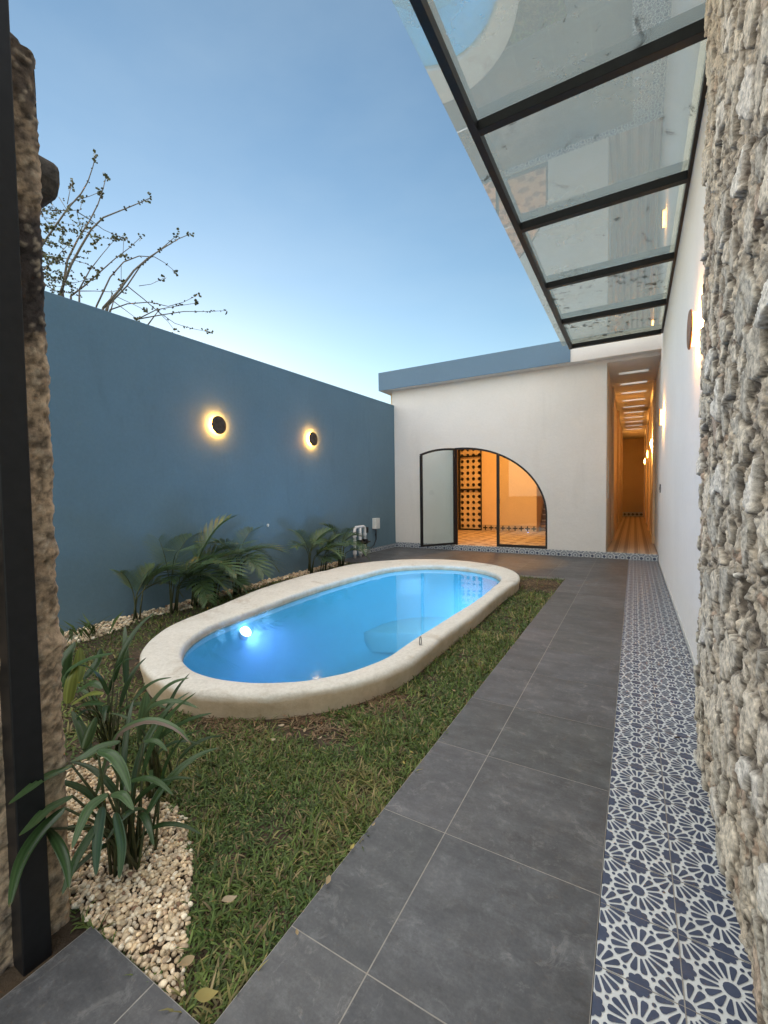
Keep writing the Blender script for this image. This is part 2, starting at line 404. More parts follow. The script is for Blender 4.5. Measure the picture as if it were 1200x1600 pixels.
# patterned tiles -----------------------------------------------------------
TP = .2255
def ngon(cx, cy, r, n, ph=0, sy=1): return [(cx+r*math.cos(ph+2*math.pi*i/n), cy+r*sy*math.sin(ph+2*math.pi*i/n)) for i in range(n)]
def tile_polys(u0, u1, v0, v1, au, av):
    """flower tile pattern: polygons in (u,v), clipped to the rectangle; au,av = one flower centre"""
    out = []
    def flower(cx, cy):
        out.append(ngon(cx, cy, .0205, 14))
        for k in range(16):
            th = 2*math.pi*(k+.5)/16; c, s = math.cos(th), math.sin(th)
            L = .0755
            prof = [(.030, .0020), (.037, .0038), (.052, .0067), (L-.010, .0090), (L-.003, .0080), (L, .0044)]
            pl = [(r, h) for r, h in prof]+[(r, -h) for r, h in prof[::-1]]
            out.append([(cx+r*c-h*s, cy+r*s+h*c) for r, h in pl])
    def octo(cx, cy):
        out.append([(cx+(.0265+.0065*abs(math.cos(4*a)))*math.cos(a), cy+(.0265+.0065*abs(math.cos(4*a)))*math.sin(a)) for a in [2*math.pi*i/64 for i in range(64)]])
        for k in range(4):
            a = math.pi/4+k*math.pi/2
            out.append(ngon(cx+.0505*math.cos(a), cy+.0505*math.sin(a), .0060, 8))
    iu0 = int((u0-au)/TP)-2; iu1 = int((u1-au)/TP)+2; iv0 = int((v0-av)/TP)-2; iv1 = int((v1-av)/TP)+2
    for i in range(iu0, iu1+1):
        for j in range(iv0, iv1+1):
            flower(au+i*TP, av+j*TP); flower(au+(i+.5)*TP, av+(j+.5)*TP)
            octo(au+(i+.5)*TP, av+j*TP); octo(au+i*TP, av+(j+.5)*TP)
    def clip(p):
        for ax, lim, sg in ((0, u0, 1), (0, u1, -1), (1, v0, 1), (1, v1, -1)):
            q = []
            for i in range(len(p)):
                a, b = p[i-1], p[i]; da, db = (a[ax]-lim)*sg, (b[ax]-lim)*sg
                if (da >= 0) != (db >= 0):
                    t = da/(da-db); q.append((a[0]+(b[0]-a[0])*t, a[1]+(b[1]-a[1])*t))
                if db >= 0: q.append(b)
            p = q
            if len(p) < 3: return None
        return p
    return [q for q in (clip(p) for p in out) if q]
def strip():
    t = MB(); x0, x1, y0, y1 = -.088, XW-.004, -.9, YH-.004
    t.box(x0, x1, y0, y1, -.25, -.001, 0)
    for p in tile_polys(x0, x1, y0, y1, .023, 1.485): t.add([(a, b, .0006) for a, b in p], [list(range(len(p)))], 1)
    for k in range(-1, 3):                       # grout joints
        xj = .131+TP*k
        if x0 < xj < x1: t.box(xj-.0016, xj+.0016, y0, y1, -.002, .0012, 2)
    for k in range(-11, 40):
        yj = 1.372+TP*k
        if y0 < yj < y1: t.box(x0, x1, yj-.0008, yj+.0008, -.002, .0010, 2)
    tag(t.build('tile_strip', [M_tilew, M_tileb, M_grout], fixn=False), None, None, kind='structure')
strip()

# ------------------------------------------------------------------ the pool
def pool():
    root = thing('plunge_pool', 'oval plunge pool of pale cement raised above the lawn, lit blue inside', 'pool', (PC.x, PC.y, 0))
    m = MB(); prof = []
    rings = []
    # (blend inner->outer, extra offset, z)
    P = [(0, -.0, -.12), (0, 0, .06), (0, .004, RIMZ-.035), (0, .010, RIMZ-.012), (0, .028, RIMZ), (.35, 0, RIMZ+.006), (.7, 0, RIMZ+.004), (1, -.035, RIMZ), (1, -.012, RIMZ-.010), (1, -.002, RIMZ-.03), (1, .0, RIMZ-.06), (1, -.012, .03), (1, -.02, -.02), (1, -.025, -.30)]
    for bl, off, z in P:
        ring = []
        for i in range(NP):
            a, n1 = O_IN[i]; b, n2 = O_OUT[i]
            p = a.lerp(b, bl) + (n1.lerp(n2, bl).normalized())*off
            h = 0.004*mnoise.noise(Vector((p.x*5, p.y*5, z*5)))+.008*mnoise.noise(Vector((p.x*1.5, p.y*1.5, z*3)))
            nn = n1.lerp(n2, bl).normalized()
            if z < .05: p = p+nn*h; ring.append((p.x, p.y, z))
            elif bl == 1 and z < RIMZ-.02: p = p+nn*h*1.6; ring.append((p.x, p.y, z+h*.4))
            else: ring.append((p.x, p.y, z+h))
        rings.append(ring)
    vs = [v for r in rings for v in r]; k = len(rings)
    fs = [(i*NP+j, i*NP+(j+1) % NP, (i+1)*NP+(j+1) % NP, (i+1)*NP+j) for i in range(k-1) for j in range(NP)]
    m.add(vs, fs)
    g = NG('pool_rim_cement')
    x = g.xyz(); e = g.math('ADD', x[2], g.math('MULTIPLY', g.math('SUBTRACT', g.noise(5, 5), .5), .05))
    t1 = g.mix(.5, g.ramp(g.noise(4, 7, .7), [(.3, (.62, .60, .54, 1)), (.65, (.78, .76, .70, 1))]), g.ramp(g.noise(38, 6, .75), [(.28, (.44, .41, .34, 1)), (.6, (.76, .73, .66, 1))]))
    st = g.ramp(g.noise(2.1, 7, .7, .8), [(.55, 0.0), (.70, .55)]); t1 = g.mix(st, t1, (.40, .33, .24, 1))
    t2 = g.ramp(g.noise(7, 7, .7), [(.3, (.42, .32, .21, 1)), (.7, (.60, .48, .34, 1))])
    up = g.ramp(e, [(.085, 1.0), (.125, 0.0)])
    geo = g.n('ShaderNodeNewGeometry')
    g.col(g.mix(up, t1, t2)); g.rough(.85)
    g.bump(g.math('ADD', g.noise(14, 6, .7), g.math('MULTIPLY', g.noise(90, 5, .7), .7)), .5, .010)
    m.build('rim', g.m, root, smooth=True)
    g = NG('pool_paint')
    c = g.ramp(g.noise(3, 4), [(.3, (.38, .72, .74, 1)), (.7, (.43, .77, .79, 1))]); g.col(c); g.rough(.5)
    b = MB(); rr = []
    for off, z in ((-.004, .05), (-.006, -.1), (-.02, -.5), (-.05, -.95), (-.16, -1.12), (-.45, -1.15)):
        rr.append([(p.x+n.x*off, p.y+n.y*off, z) for p, n in O_IN])
    vs = [v for r in rr for v in r]; k = len(rr)
    fs = [(i*NP+j, i*NP+(j+1) % NP, (i+1)*NP+(j+1) % NP, (i+1)*NP+j) for i in range(k-1) for j in range(NP)]
    fs.append(tuple((k-1)*NP+j for j in range(NP)))
    b.add(vs, fs); b.build('basin', g.m, root, smooth=True)
    # crescent bench at the far end
    s = MB(); top, bot = [], []
    poly = []
    idx = [i for i in range(NP) if O_IN[i][0].y > PC.y+PL*.72]
    idx.sort(key=lambda i: -O_IN[i][0].x)
    arc = [(O_IN[i][0].x-O_IN[i][1].x*.01, O_IN[i][0].y-O_IN[i][1].y*.01) for i in idx]
    inner = []
    for (x, y) in arc[::-1]:
        inner.append((x, PC.y+PL*.72-.02+.34*math.sin(math.pi*min(1, max(0, (x-arc[-1][0])/(arc[0][0]-arc[-1][0]))))))
    s.prism(arc+inner, lambda a, b_, z: (a, b_, z), -1.1, -.78); s.build('bench', g.m, root, bevel=.03)
    # two underwater lamps
    def on_wall(y, side, z):
        i = min((k for k in range(NP) if (O_IN[k][1].x > 0) == (side > 0)), key=lambda k: abs(O_IN[k][0].y-y))
        return Vector((O_IN[i][0].x-O_IN[i][1].x*.03, O_IN[i][0].y-O_IN[i][1].y*.03, z)), Vector((-O_IN[i][1].x, -O_IN[i][1].y, 1.0))
    for i, (pt, nrm) in enumerate((on_wall(3.22, -1, -.06), on_wall(6.0, 1, -.20))):
        nrm.normalize(); q = nrm.to_track_quat('Z', 'Y').to_matrix()
        fn = lambda a, b_, h, q=q, pt=pt: tuple(pt+q @ Vector((a, b_, h)))
        lens = MB().lathe([(.068, -.06), (.072, 0), (.068, .008)], fn, 24).build('pool_light', M_pvc, root)
        MB().lathe([(.062, .006), (.056, .014), (.034, .018)], fn, 24).build('lens', M_poolglow, lens)
        L = bpy.data.lights.new('pool_lamp', 'AREA'); L.shape = 'DISK'; L.size = .16; L.energy = POOL_W[i]; L.color = (.33, .62, 1.0) if i else (.30, .36, 1.0)
        lo = bpy.data.objects.new('pool_lamp', L); COL.objects.link(lo); lo.parent = root; lo.matrix_parent_inverse = root.matrix_world.inverted()
        hd = Vector((nrm.x, nrm.y, 0)).normalized(); lo.matrix_world = Matrix.Translation(pt+hd*.10+Vector((0, 0, -.04 if i == 0 else -.25))) @ (-(hd+Vector((0, 0, -.35 if i == 0 else 0)))).to_track_quat('Z', 'Y').to_matrix().to_4x4()
        if i: L.shape = 'RECTANGLE'; L.size = 1.6; L.size_y = .4  # unseen light stretched far past its lens to fill the basin evenly
    return root
POOL_W = (5, 27)
pool()
def water():
    g = NG('pool_water'); g.t.nodes.remove(g.b)
    tr = g.n('ShaderNodeBsdfTransparent'); tr.inputs[0].default_value = (.66, .88, .96, 1)
    gs = g.n('ShaderNodeBsdfGlossy'); gs.inputs['Roughness'].default_value = .01
    bp = g.n('ShaderNodeBump'); bp.inputs['Strength'].default_value = .12; bp.inputs['Distance'].default_value = .02
    g.l(g.noise(2.2, 2, .5), bp.inputs['Height'])
    lw = g.n('ShaderNodeLayerWeight'); lw.inputs[0].default_value = .5
    fr = g.math('MULTIPLY_ADD', g.math('POWER', lw.outputs['Facing'], 5.0), .98, .02)
    g.l(bp.outputs[0], gs.inputs['Normal'])
    mx = g.n('ShaderNodeMixShader'); g.l(fr, mx.inputs[0]); g.l(tr.outputs[0], mx.inputs[1]); g.l(gs.outputs[0], mx.inputs[2])
    g.l(mx.outputs[0], g.out.inputs[0])
    pv = g.n('ShaderNodeVolumePrincipled'); pv.inputs['Color'].default_value = (.52, .90, 1, 1); pv.inputs['Density'].default_value = .32; pv.inputs['Anisotropy'].default_value = .2
    g.l(pv.outputs[0], g.out.inputs['Volume'])
    m = MB(); zs = (RIMZ-.075, -.1, -.5, -.9, -1.1); rr = [[(p.x-nn.x*k, p.y-nn.y*k, z) for p, nn in O_IN] for z, k in zip(zs, (.003, .02, .035, .07, .18))]
    vs = [v for r in rr for v in r]
    fs = [tuple(range(NP)), tuple(range(5*NP-1, 4*NP-1, -1))]+[((i+1)*NP+k, (i+1)*NP+(k+1) % NP, i*NP+(k+1) % NP, i*NP+k) for i in range(4) for k in range(NP)]
    m.add(vs, fs)
    tag(m.build('water', g.m, fixn=True), None, None, kind='structure')
water()
rg = MB(); cx_ = at_z(657, 1009, RIMZ)
rg.tube([cx_+Vector((.0, .03*math.cos(a)*.6, .038+.038*math.sin(a))) for a in [2*math.pi*i/24 for i in range(25)]], .004, 6, 0, False)
rg.lathe([(.018, 0), (.018, .006), (.006, .008)], lambda a, b, h: (cx_.x+a, cx_.y+b, cx_.z+h), 12)
tag(rg.build('lifting_ring', simple('dull_steel', (.2, .2, .2), .4, .8), smooth=True), 'small upright metal ring set on the pool rim facing the path', 'ring')

# ------------------------------------------------------------------ blue courtyard wall
def bluewall():
    y0, y1 = -1.0, YH+.3
    ztop = lambda y: 3.60+.021*(y-2.3)
    m = MB(); n = 20; vs = []
    for i in range(n+1):
        y = y0+(y1-y0)*i/n
        if y > YH+.0: pass
        x = xwall(y)
        vs += [(x, y, -1.5), (x, y, ztop(y)), (x-.18, y, ztop(y)), (x-.18, y, -1.5)]
    fs = [(4*i+j, 4*i+(j+1) % 4, 4*i+4+(j+1) % 4, 4*i+4+j) for i in range(n) for j in range(4)]+[(0,1,2,3), tuple(4*n+k for k in (3,2,1,0))]
    m.add(vs, fs)
    o = m.build('courtyard_wall', M_blue, bevel=.012)
    tag(o, 'long plain blue painted courtyard wall beside the pool and palms', 'wall')
    return o
BW = bluewall()
def skirt_polys(m, fn, u0, u1, v0, v1):
    m.add([fn(u0, v0, 0), fn(u1, v0, 0), fn(u1, v1, 0), fn(u0, v1, 0)], [(0,1,2,3)], 0)
    for p in tile_polys(u0, u1, v0, v1, .023, v0+.035): m.add([fn(a, b, .0012) for a, b in p], [list(range(len(p)))], 1)
sk = MB(); skirt_polys(sk, lambda u, v, d: (xwall(u)+.004+d, u, v), 8.35, YH-.004, .0, .10)
sk.build('skirting_tiles', [M_tilew, M_tileb], BW, fixn=False)

# disc wall lamps ------------------------------------------------------------
def disc_lamp(label, p, nrm, group, watts, r=.135, ring=None, face=None):
    root = thing('wall_lamp', label, 'wall lamp', p, group)
    q = nrm.to_track_quat('Z', 'Y').to_matrix(); p = Vector(p)
    fn = lambda a, b, h: tuple(p+q @ Vector((a, b, h)))
    MB().lathe([(.05, 0), (.05, .045), (.03, .054)], fn, 20).build('wall_mount', M_black, root, smooth=False)
    MB().lathe([(r*.96, .055), (r, .059), (r, .066), (r*.94, .071), (r*.5, .066), (.004, .064)], fn, 40).build('disc', face or M_bronze, root, smooth=True)
    MB().lathe([(r*.78, .014), (r*.84, .014), (r*.84, .048), (r*.78, .048), (r*.78, .014)], fn, 36, 0, False).build('led_drum', ring or M_glow, root)
    L = bpy.data.lights.new('lamp_glow', 'AREA'); L.shape = 'DISK'; L.size = r*1.9; L.energy = watts; L.color = (1, .43, .09)
    lo = bpy.data.objects.new('lamp_glow', L); COL.objects.link(lo); lo.parent = root; lo.matrix_parent_inverse = root.matrix_world.inverted()
    lo.matrix_world = Matrix.Translation(p+nrm*.0545) @ nrm.to_track_quat('Z', 'Y').to_matrix().to_4x4()
    return root
LAMP_W = 7.0
for y, z, lb in ((4.43, 2.47, 'dark round disc lamp with a glowing halo, on the blue wall nearer the tree'),
                 (6.68, 2.50, 'dark round disc lamp with a glowing halo, on the blue wall nearer the white house')):
    disc_lamp(lb, (xwall(y), y, z), Vector((1, .018, 0)).normalized(), 'disc lamps on the blue wall', LAMP_W, .135, M_halo)
for y, z, lb, wt in ((4.22, 2.665, 'glowing disc lamp seen edge on, beside the rough stone wall', 34.0),
                 (9.0, 2.68, 'glowing disc lamp on the white wall just before the corridor mouth', 45.0),
                 (14.3, 2.72, 'glowing disc lamp inside the corridor, the nearer one there', 560.0),
                 (18.2, 2.72, 'glowing disc lamp inside the corridor, between the nearer one and the deepest', 560.0),
                 (22.4, 2.72, 'glowing disc lamp added deepest inside the corridor to light its end wall', 700.0)):  # the deepest lamp is added so that the corridor end is lit
    disc_lamp(lb, (XW, y, z), Vector((-1, 0, 0)), 'disc lamps along the white wall', wt, .15, None, M_copper)

# ------------------------------------------------------------------ white side wall and rough stone wall
sw = MB(); sw.box(XW, XW+.3, 2.7, 27, -.3, 5.0)
sw = sw.build('side_wall', M_side)
tag(sw, 'tall smooth white side wall running along the patterned tile strip', 'wall')
bs = MB(); bs.box(XW-.006, XW, 2.75, YH, .0, .05); bs.build('base_trim', M_plastic, sw)
for y0, y1, d in ((12.3, 12.7, .05), (16.4, 16.8, .05), (20.5, 20.9, .05)):
    b = MB(); b.box(XW-d, XW, y0, y1, FL, 4.05); b.build('pilaster', M_room, sw)
t = thing('light_switch', 'small black switch plate on the white wall at the corridor mouth', 'switch', (XW, 9.78, 1.45))
MB().box(XW-.012, XW, 9.70, 9.86, 1.37, 1.53).build('plate', M_blackpl, t, bevel=.004)
MB().box(XW-.018, XW-.012, 9.74, 9.82, 1.42, 1.48).build('rocker', M_black, t)

def sstep(a, b, x):
    t = max(0.0, min(1.0, (x-a)/(b-a))); return t*t*(3-2*t)
def rocknoise(p, seed):
    sv = Vector((seed,)*3); q = Vector((p.x, p.y, p.z*.98))
    w1 = Vector((mnoise.noise(q*7+sv), mnoise.noise(q*7+Vector((0,seed,3))), mnoise.noise(q*7+Vector((5,0,seed)))))
    w2 = Vector((mnoise.noise(q*24+sv), mnoise.noise(q*24+Vector((0,seed,3))), mnoise.noise(q*24+Vector((5,0,seed)))))
    wq = q + w1*.05 + w2*.010
    def cell(fr, sd):
        u = wq*fr+Vector((sd,)*3); d, pts = mnoise.voronoi(u); c = pts[0]
        r = Vector((mnoise.noise(c*3.1), mnoise.noise(c*3.1+Vector((7,1,2))), mnoise.noise(c*3.1+Vector((2,9,4)))))
        return d[1]-d[0], r, max(-.45, min(.45, (u-c).dot(r)*1.2))
    e1, r1, t1 = cell(7.6, seed); e2, r2, t2 = cell(20, seed+9); e3, r3, t3 = cell(48, seed+4)
    f = mnoise.fractal(q*16+sv, .8, 2.2, 6); f2 = mnoise.fractal(q*60+sv, .8, 2.2, 4)
    m1 = sstep(.05, .13, e1+.05*f)*(1 if r1.x > -.05 else 0)        # large embedded stones
    m2 = sstep(.05, .16, e2+.06*f)*(1 if r2.x > -.12 else .25)      # small rubble in the mortar between them
    hs = .010+.012*r1.y+.020*t1+.004*f+.006*t3
    hm = -.010+.010*f+m2*(.008+.008*r2.y+.016*t2)+.006*t3
    hole = max(0, mnoise.noise(wq*8+Vector((3, 8, 1)))-.36)*(1-m1)
    h = hm*(1-m1)+hs*m1+.0022*f2-.09*hole
    return h, e1, m1, m2, r1, r2, f, f2, hole
def stonewall():
    # face along Y then a rounded corner back to the white wall
    path = []
    XF, YC = .297, 2.80
    y = .62
    while y < YC: path.append((XF, y, 1, 0)); y += .0056
    for a in np.linspace(0, math.pi/2, 13)[0:]: path.append((XF+.05-.05*math.cos(a), YC+.05*math.sin(a), math.cos(a), math.sin(a)))
    for x in np.arange(XF+.06, .50, .008): path.append((x, YC+.05, 0, 1))
    zs = np.arange(-.02, 3.90, .0066)
    V, Cc = [], []
    pale = np.array((.80, .73, .60)); grey = np.array((.60, .57, .49)); dark = np.array((.07, .055, .042)); red = np.array((.42, .27, .18)); wht = np.array((.86, .83, .75)); mor = np.array((.58, .50, .385))
    warm = np.array((.66, .50, .35))
    for (x, y, nx, ny) in path:
        for z in zs:
            h, e1, m1, m2, r1, r2, f, f2, hole = rocknoise(Vector((x, y, z)), 3.3)
            h = max(-.06, h-.004)
            V.append((x-nx*h, y+ny*h, z))
            k = max(0, min(1, .5+r1.z*1.7)); c = (pale*(1-k)+grey*k)
            if r1.y > .40: c = wht
            elif r1.y < -.45: c = c*.45+red*.55
            cm = mor*(1-m2*.55)+(pale if r2.z > 0 else grey)*m2*.55
            if r2.x > .48: cm = cm*.4+red*.6
            c = c*m1+cm*(1-m1)
            gap = max(0, 1-abs(e1-.05)*14)*.9*(1 if r1.x > -.05 else .15)
            shade = min(.92, gap+min(1, hole*7)*.9+max(0, -f-.02)*1.5*(1-m1*.55)+max(0, -f2-.12)*.7)  # shade of gaps, pits and hollows painted into the stone colour
            c = c*(1-shade)+dark*shade
            tz = max(0, min(1, (z-2.0)/1.4))*.5*(1-shade*.7); c = c*(1-tz)+warm*tz
            Cc.append(c)
    n, mz = len(path), len(zs)
    i, j = np.meshgrid(np.arange(n-1), np.arange(mz-1), indexing='ij'); a = (i*mz+j).ravel()
    loops = np.stack([a, a+1, a+mz+1, a+mz], 1).ravel()
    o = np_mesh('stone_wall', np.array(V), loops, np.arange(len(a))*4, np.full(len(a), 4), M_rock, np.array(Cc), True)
    tag(o, 'rough rubble stone wall edge, bare and broken, beside the tile strip', 'wall')
    b = MB(); b.box(.42, .95, .63, 2.74, -.1, 3.88); b.build('core', M_soil, o)
    return o
stonewall()

# ------------------------------------------------------------------ doorway wall on the near left
def nearpillar():
    x1, y1 = -1.642, .70; res = .011
    prof = []                                    # around top edge: path in (depth along wall) on +X face, corner, +Y face
    path = []
    for y in np.arange(.30, y1-.03, res): path.append((x1, y, 1, 0))
    for a in np.linspace(0, math.pi/2, 6): path.append((x1-.03+.03*math.cos(a), y1-.03+.03*math.sin(a), math.cos(a), math.sin(a)))
    for x in np.arange(x1-.04, x1-.75, -.02): path.append((x, y1, 0, 1))
    zs = np.arange(-.05, 2.80, .0105)
    V, Cc = [], []
    tan = np.array((.52, .37, .245)); brn = np.array((.34, .23, .15)); dk = np.array((.055, .042, .038)); pal = np.array((.62, .50, .37))
    for (x, y, nx, ny) in path:
        for z in zs:
            p = Vector((x, y, z))
            f = mnoise.fractal(p*11, 1.0, 2.1, 5); f2 = mnoise.fractal(p*45, .9, 2.1, 4); b = mnoise.noise(p*3.1+Vector((9, 2, 4)))
            dd, pt = mnoise.voronoi(p*24)
            pit = max(0, .22-dd[0])*.06 if mnoise.noise(p*5) > -.1 else 0
            ledge = .018*max(0, 1-abs(z-.92)/.05)+.012*max(0, 1-abs(z-1.22)/.04)
            h = .006*f+.007*f2+.004*b-pit*1.5+ledge
            # top rises and leans back
            V.append((x+nx*h, y+ny*h, z))
            c = tan*(.5+.5*max(0, min(1, .5+b)))+brn*(.5-.5*max(0, min(1, .5+b)))
            c = c*(1-max(0, f)*.35)+pal*max(0, f)*.35
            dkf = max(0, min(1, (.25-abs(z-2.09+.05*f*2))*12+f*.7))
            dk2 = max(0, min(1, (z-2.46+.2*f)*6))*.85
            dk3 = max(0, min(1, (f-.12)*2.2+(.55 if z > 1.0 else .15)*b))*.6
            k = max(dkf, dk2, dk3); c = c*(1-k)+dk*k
            if f2 > .40: c = c*.5+pal*.5
            elif f2 < -.28 or pit > .006: c = c*.45
            Cc.append(c)
    n, mz = len(path), len(zs)
    i, j = np.meshgrid(np.arange(n-1), np.arange(mz-1), indexing='ij'); a = (i*mz+j).ravel()
    root = thing('doorway_wall', 'weathered old plaster wall end with dark stains, behind the black post', 'wall', (-1.9, .3, 0))
    o = np_mesh('plaster_face', np.array(V), np.stack([a, a+mz, a+mz+1, a+1], 1).ravel(), np.arange(len(a))*4, np.full(len(a), 4), M_pillar, np.array(Cc), True)
    o.parent = root; o.matrix_parent_inverse = root.matrix_world.inverted()
    # rough sloping cap
    cp = MB(); yy = [.30, .45, .58, .66, .705]; vs = []; cs = []
    prf = [(-1.69, 2.66), (-1.672, 2.74), (-1.675, 2.80), (-1.70, 2.86), (-1.80, 2.95), (-1.90, 3.05), (-2.1, 3.2), (-2.38, 3.3)]
    for y in np.linspace(.30, .70, 16):
        for x, z in prf:
            e = .012*mnoise.fractal(Vector((x, y, z))*9, 1, 2.1, 4); r = .03*max(0, (y-.66)/.04)**2
            vs.append((x-r*.3+e*.5, min(y, .70)+e*.3, z-r+e)); kk = .6+.8*abs(mnoise.noise(Vector((x, y, z))*14)); cs.append(np.array((.075, .058, .05))*kk)
    m_ = len(prf)
    base = len(vs)
    for x, z in prf: vs.append((x, .703, z-.03 if z > 2.7 else z)); cs.append(np.array((.06, .05, .045)))
    for x, z in prf: vs.append((x, .703, 2.6)); cs.append(np.array((.06, .05, .045)))
    fs = [(i*m_+j, i*m_+j+1, (i+1)*m_+j+1, (i+1)*m_+j) for i in range(15) for j in range(m_-1)]
    fs += [(15*m_+j, 15*m_+j+1, base+j+1, base+j) for j in range(m_-1)]
    fs += [(base+j, base+j+1, base+m_+j+1, base+m_+j) for j in range(m_-1)]
    cp.v, cp.f, cp.m, cp.c = vs, fs, [0]*len(fs), cs
    cp.build('sloping_cap', M_pillar, root, smooth=True)
    MB().box(-2.38, -1.66, .2, .68, -.05, 2.7).build('wall_core', M_soil, root)
    # stone spout
    s = MB(); n = 10; prof2 = [(-.12, -.06), (.10, -.065), (.125, -.02), (.125, .03), (.10, .055), (-.12, .058)]
    def fn(a, b, d): return (-1.79+a, d, 2.47+b)
    s.prism(prof2, fn, .66, .765); s.c = [np.array((.10, .085, .075))]*len(s.v)
    s.build('spout', M_pillar, root, bevel=.02)
nearpillar()
pp = MB().box(-1.645, -1.572, .53, .605, -.05, 3.4).build('steel_post', M_black, bevel=.004)
tag(pp, 'matt black steel door post standing against the old plaster wall', 'post')

# ------------------------------------------------------------------ the white house
H = thing('white_house', 'white stucco single storey house with arched glass doors and a blue roof edge', 'house', (-2.6, YH, 0))
XL, XO = -5.60, -.515                # front wall ends (left end, corridor mouth)
XH, XJ, XM = -3.86, -1.68, -2.80     # hinge jamb, right jamb, mullion
AC, AA, AZ, AB = -3.75, 2.07, .88, 1.65
def arch_z(x):
    if x <= AC: return AZ+AB
    return AZ+AB*math.sqrt(max(0, 1-((x-AC)/AA)**2))
def arch_pts(x0, x1, n=28):
    if x1 < XJ-1e-6: return [(x, arch_z(x)) for x in np.linspace(x0, x1, n)]
    th0 = math.acos(max(-1, min(1, (x0-AC)/AA))) if x0 > AC else math.pi/2
    pts = [(AC+AA*math.cos(t), AZ+AB*math.sin(t)) for t in np.linspace(th0, 0, n)]
    if x0 < AC: pts = [(x0, AZ+AB)]+pts
    return pts
poly = [(XL, -.2), (XH, -.2), (XH, AZ+AB)]+arch_pts(XH, XJ, 40)[1:]+[(XJ, -.2), (XO, -.2), (XO, ZR+.05), (XL, ZR+.05)]
MB().prism(poly, lambda a, b, d: (a, d, b), YH, YH+.20).build('front_wall', M_white, H)
MB().box(XO, XW-.003, YH+.0, YH+.2, 4.07, ZR+.05).build('lintel', M_white, H)
# floor, threshold riser and its tiles
def floormat():
    g = NG('warm_floor_tile'); x = g.xyz()
    u = g.math('ADD', x[0], x[1]); v = g.math('SUBTRACT', x[0], x[1])
    sq = lambda s, per: g.math('GREATER_THAN', g.math('SINE', g.math('MULTIPLY', s, 2*math.pi/per)), .25)
    pat = g.math('MAXIMUM', g.math('MULTIPLY', sq(x[0], .4), sq(x[1], .4)), g.math('MULTIPLY', sq(u, .56), sq(v, .56)))
    ln = g.math('GREATER_THAN', g.math('SINE', g.math('MULTIPLY', x[0], 2*math.pi/.2)), .50)
    ln2 = g.math('GREATER_THAN', g.math('SINE', g.math('ADD', g.math('MULTIPLY', x[0], 2*math.pi/.1), 1.0)), .86)
    cor = g.math('GREATER_THAN', x[0], -.6)
    f = g.math('ADD', g.math('MULTIPLY', cor, g.math('MAXIMUM', ln, g.math('MULTIPLY', ln2, .6))), g.math('MULTIPLY', g.math('SUBTRACT', 1.0, cor), pat))
    c = g.mix(g.math('MULTIPLY', f, .85), (.56, .46, .36, 1), (.13, .07, .045, 1))
    g.col(g.mix(.2, c, g.ramp(g.noise(9, 5), [(.3, (.3, .24, .18, 1)), (.7, (.6, .5, .4, 1))]))); g.rough(.45); return g.m
M_floor = floormat()
fl = MB(); fl.box(-5.75, XW-.003, YH+.004, 26, -.2, FL); fl.build('floor', M_floor, H)
rs = MB(); skirt_polys(rs, lambda u, v, d: (u, YH-.003-d, v), XL+.02, XW-.005, .0, FL); rs.build('riser_tiles', [M_tilew, M_tileb], H, fixn=False)
# roof slab, with slots over the corridor
rf = MB()
rf.box(-5.85, XO-.15, 10.0, 16.5, ZR, 4.58)
rf.box(XO-.15, XW+.3, 10.0, 11.2, 4.13, 4.58)
slots = [11.35+1.14*k for k in range(10)]
prev = 11.2; 
for sy in slots:
    if sy-.12 > prev: rf.box(XO-.15, XW+.3, prev, sy-.12, 4.07, 4.16)
    rf.box(XO-.15, -.33, sy-.12, sy+.12, 4.07, 4.16); rf.box(.25, XW+.3, sy-.12, sy+.12, 4.07, 4.16)
    prev = sy+.12
rf.box(XO-.15, XW+.3, prev, 26.2, 4.07, 4.16)
rf.box(XO-.15, XW-.004, YH+.2, 11.2, 4.07, 4.13)
ro = rf.build('roof', M_white, H)
for sy in slots: MB().box(-.33, .25, sy-.12, sy+.12, 4.075, 4.085).build('skylight_slot', M_frost, ro)
fa = MB(); fa.box(-5.87, -1.19, 9.98, 10.0, 4.135, 4.60); fa.box(-5.87, -5.85, 10.0, 16.5, 4.135, 4.60); fa.box(-5.85, -1.19, 10.0, 10.06, 4.582, 4.60)
fa.build('fascia', M_fascia, ro)
# corridor
cw = MB(); cw.box(XO-.15, XO, YH+.2, 13.2, FL, 4.07); cw.box(XO-.15, XO, 14.1, 26, FL, 4.07); cw.box(XO-.15, XO, 13.2, 14.1, 2.35, 4.07)
for y0, y1 in ((12.6, 13.0), (16.4, 16.8), (20.5, 20.9)): cw.box(XO, XO+.055, y0, y1, FL, 4.06)
cw.build('corridor_wall', M_room, H)
d = MB(); d.box(XO-.10, XO-.06, 13.2, 14.1, FL+.005, 2.35).build('corridor_door', M_door, H)
MB().tube([(XO-.055, 13.32, 1.15), (XO-.01, 13.32, 1.15), (XO-.01, 13.42, 1.15)], .01, 6).build('handle', M_black, bpy.data.objects['corridor_door'])
MB().box(XO, XO+.014, 10.75, 11.15, 1.25, 2.1).build('meter_cover', M_plastic, H, bevel=.004)
MB().box(XO-.15, XW-.004, 25.4, 25.6, FL, 4.07).build('corridor_end_wall', M_room, H)
es = MB()
es.add([(XO, 25.395, FL), (XW-.06, 25.395, FL), (XW-.06, 25.395, FL+.22), (XO, 25.395, FL+.22)], [(0,1,2,3)], 0)
for k in range(5):
    p = [(XO+.1+.18*k+(.05+.025*math.cos(4*a))*math.cos(a), FL+.11+(.05+.025*math.cos(4*a))*math.sin(a)) for a in [2*math.pi*i/32 for i in range(32)]]
    es.add([(a, 25.39, b) for a, b in p], [list(range(32))], 1)
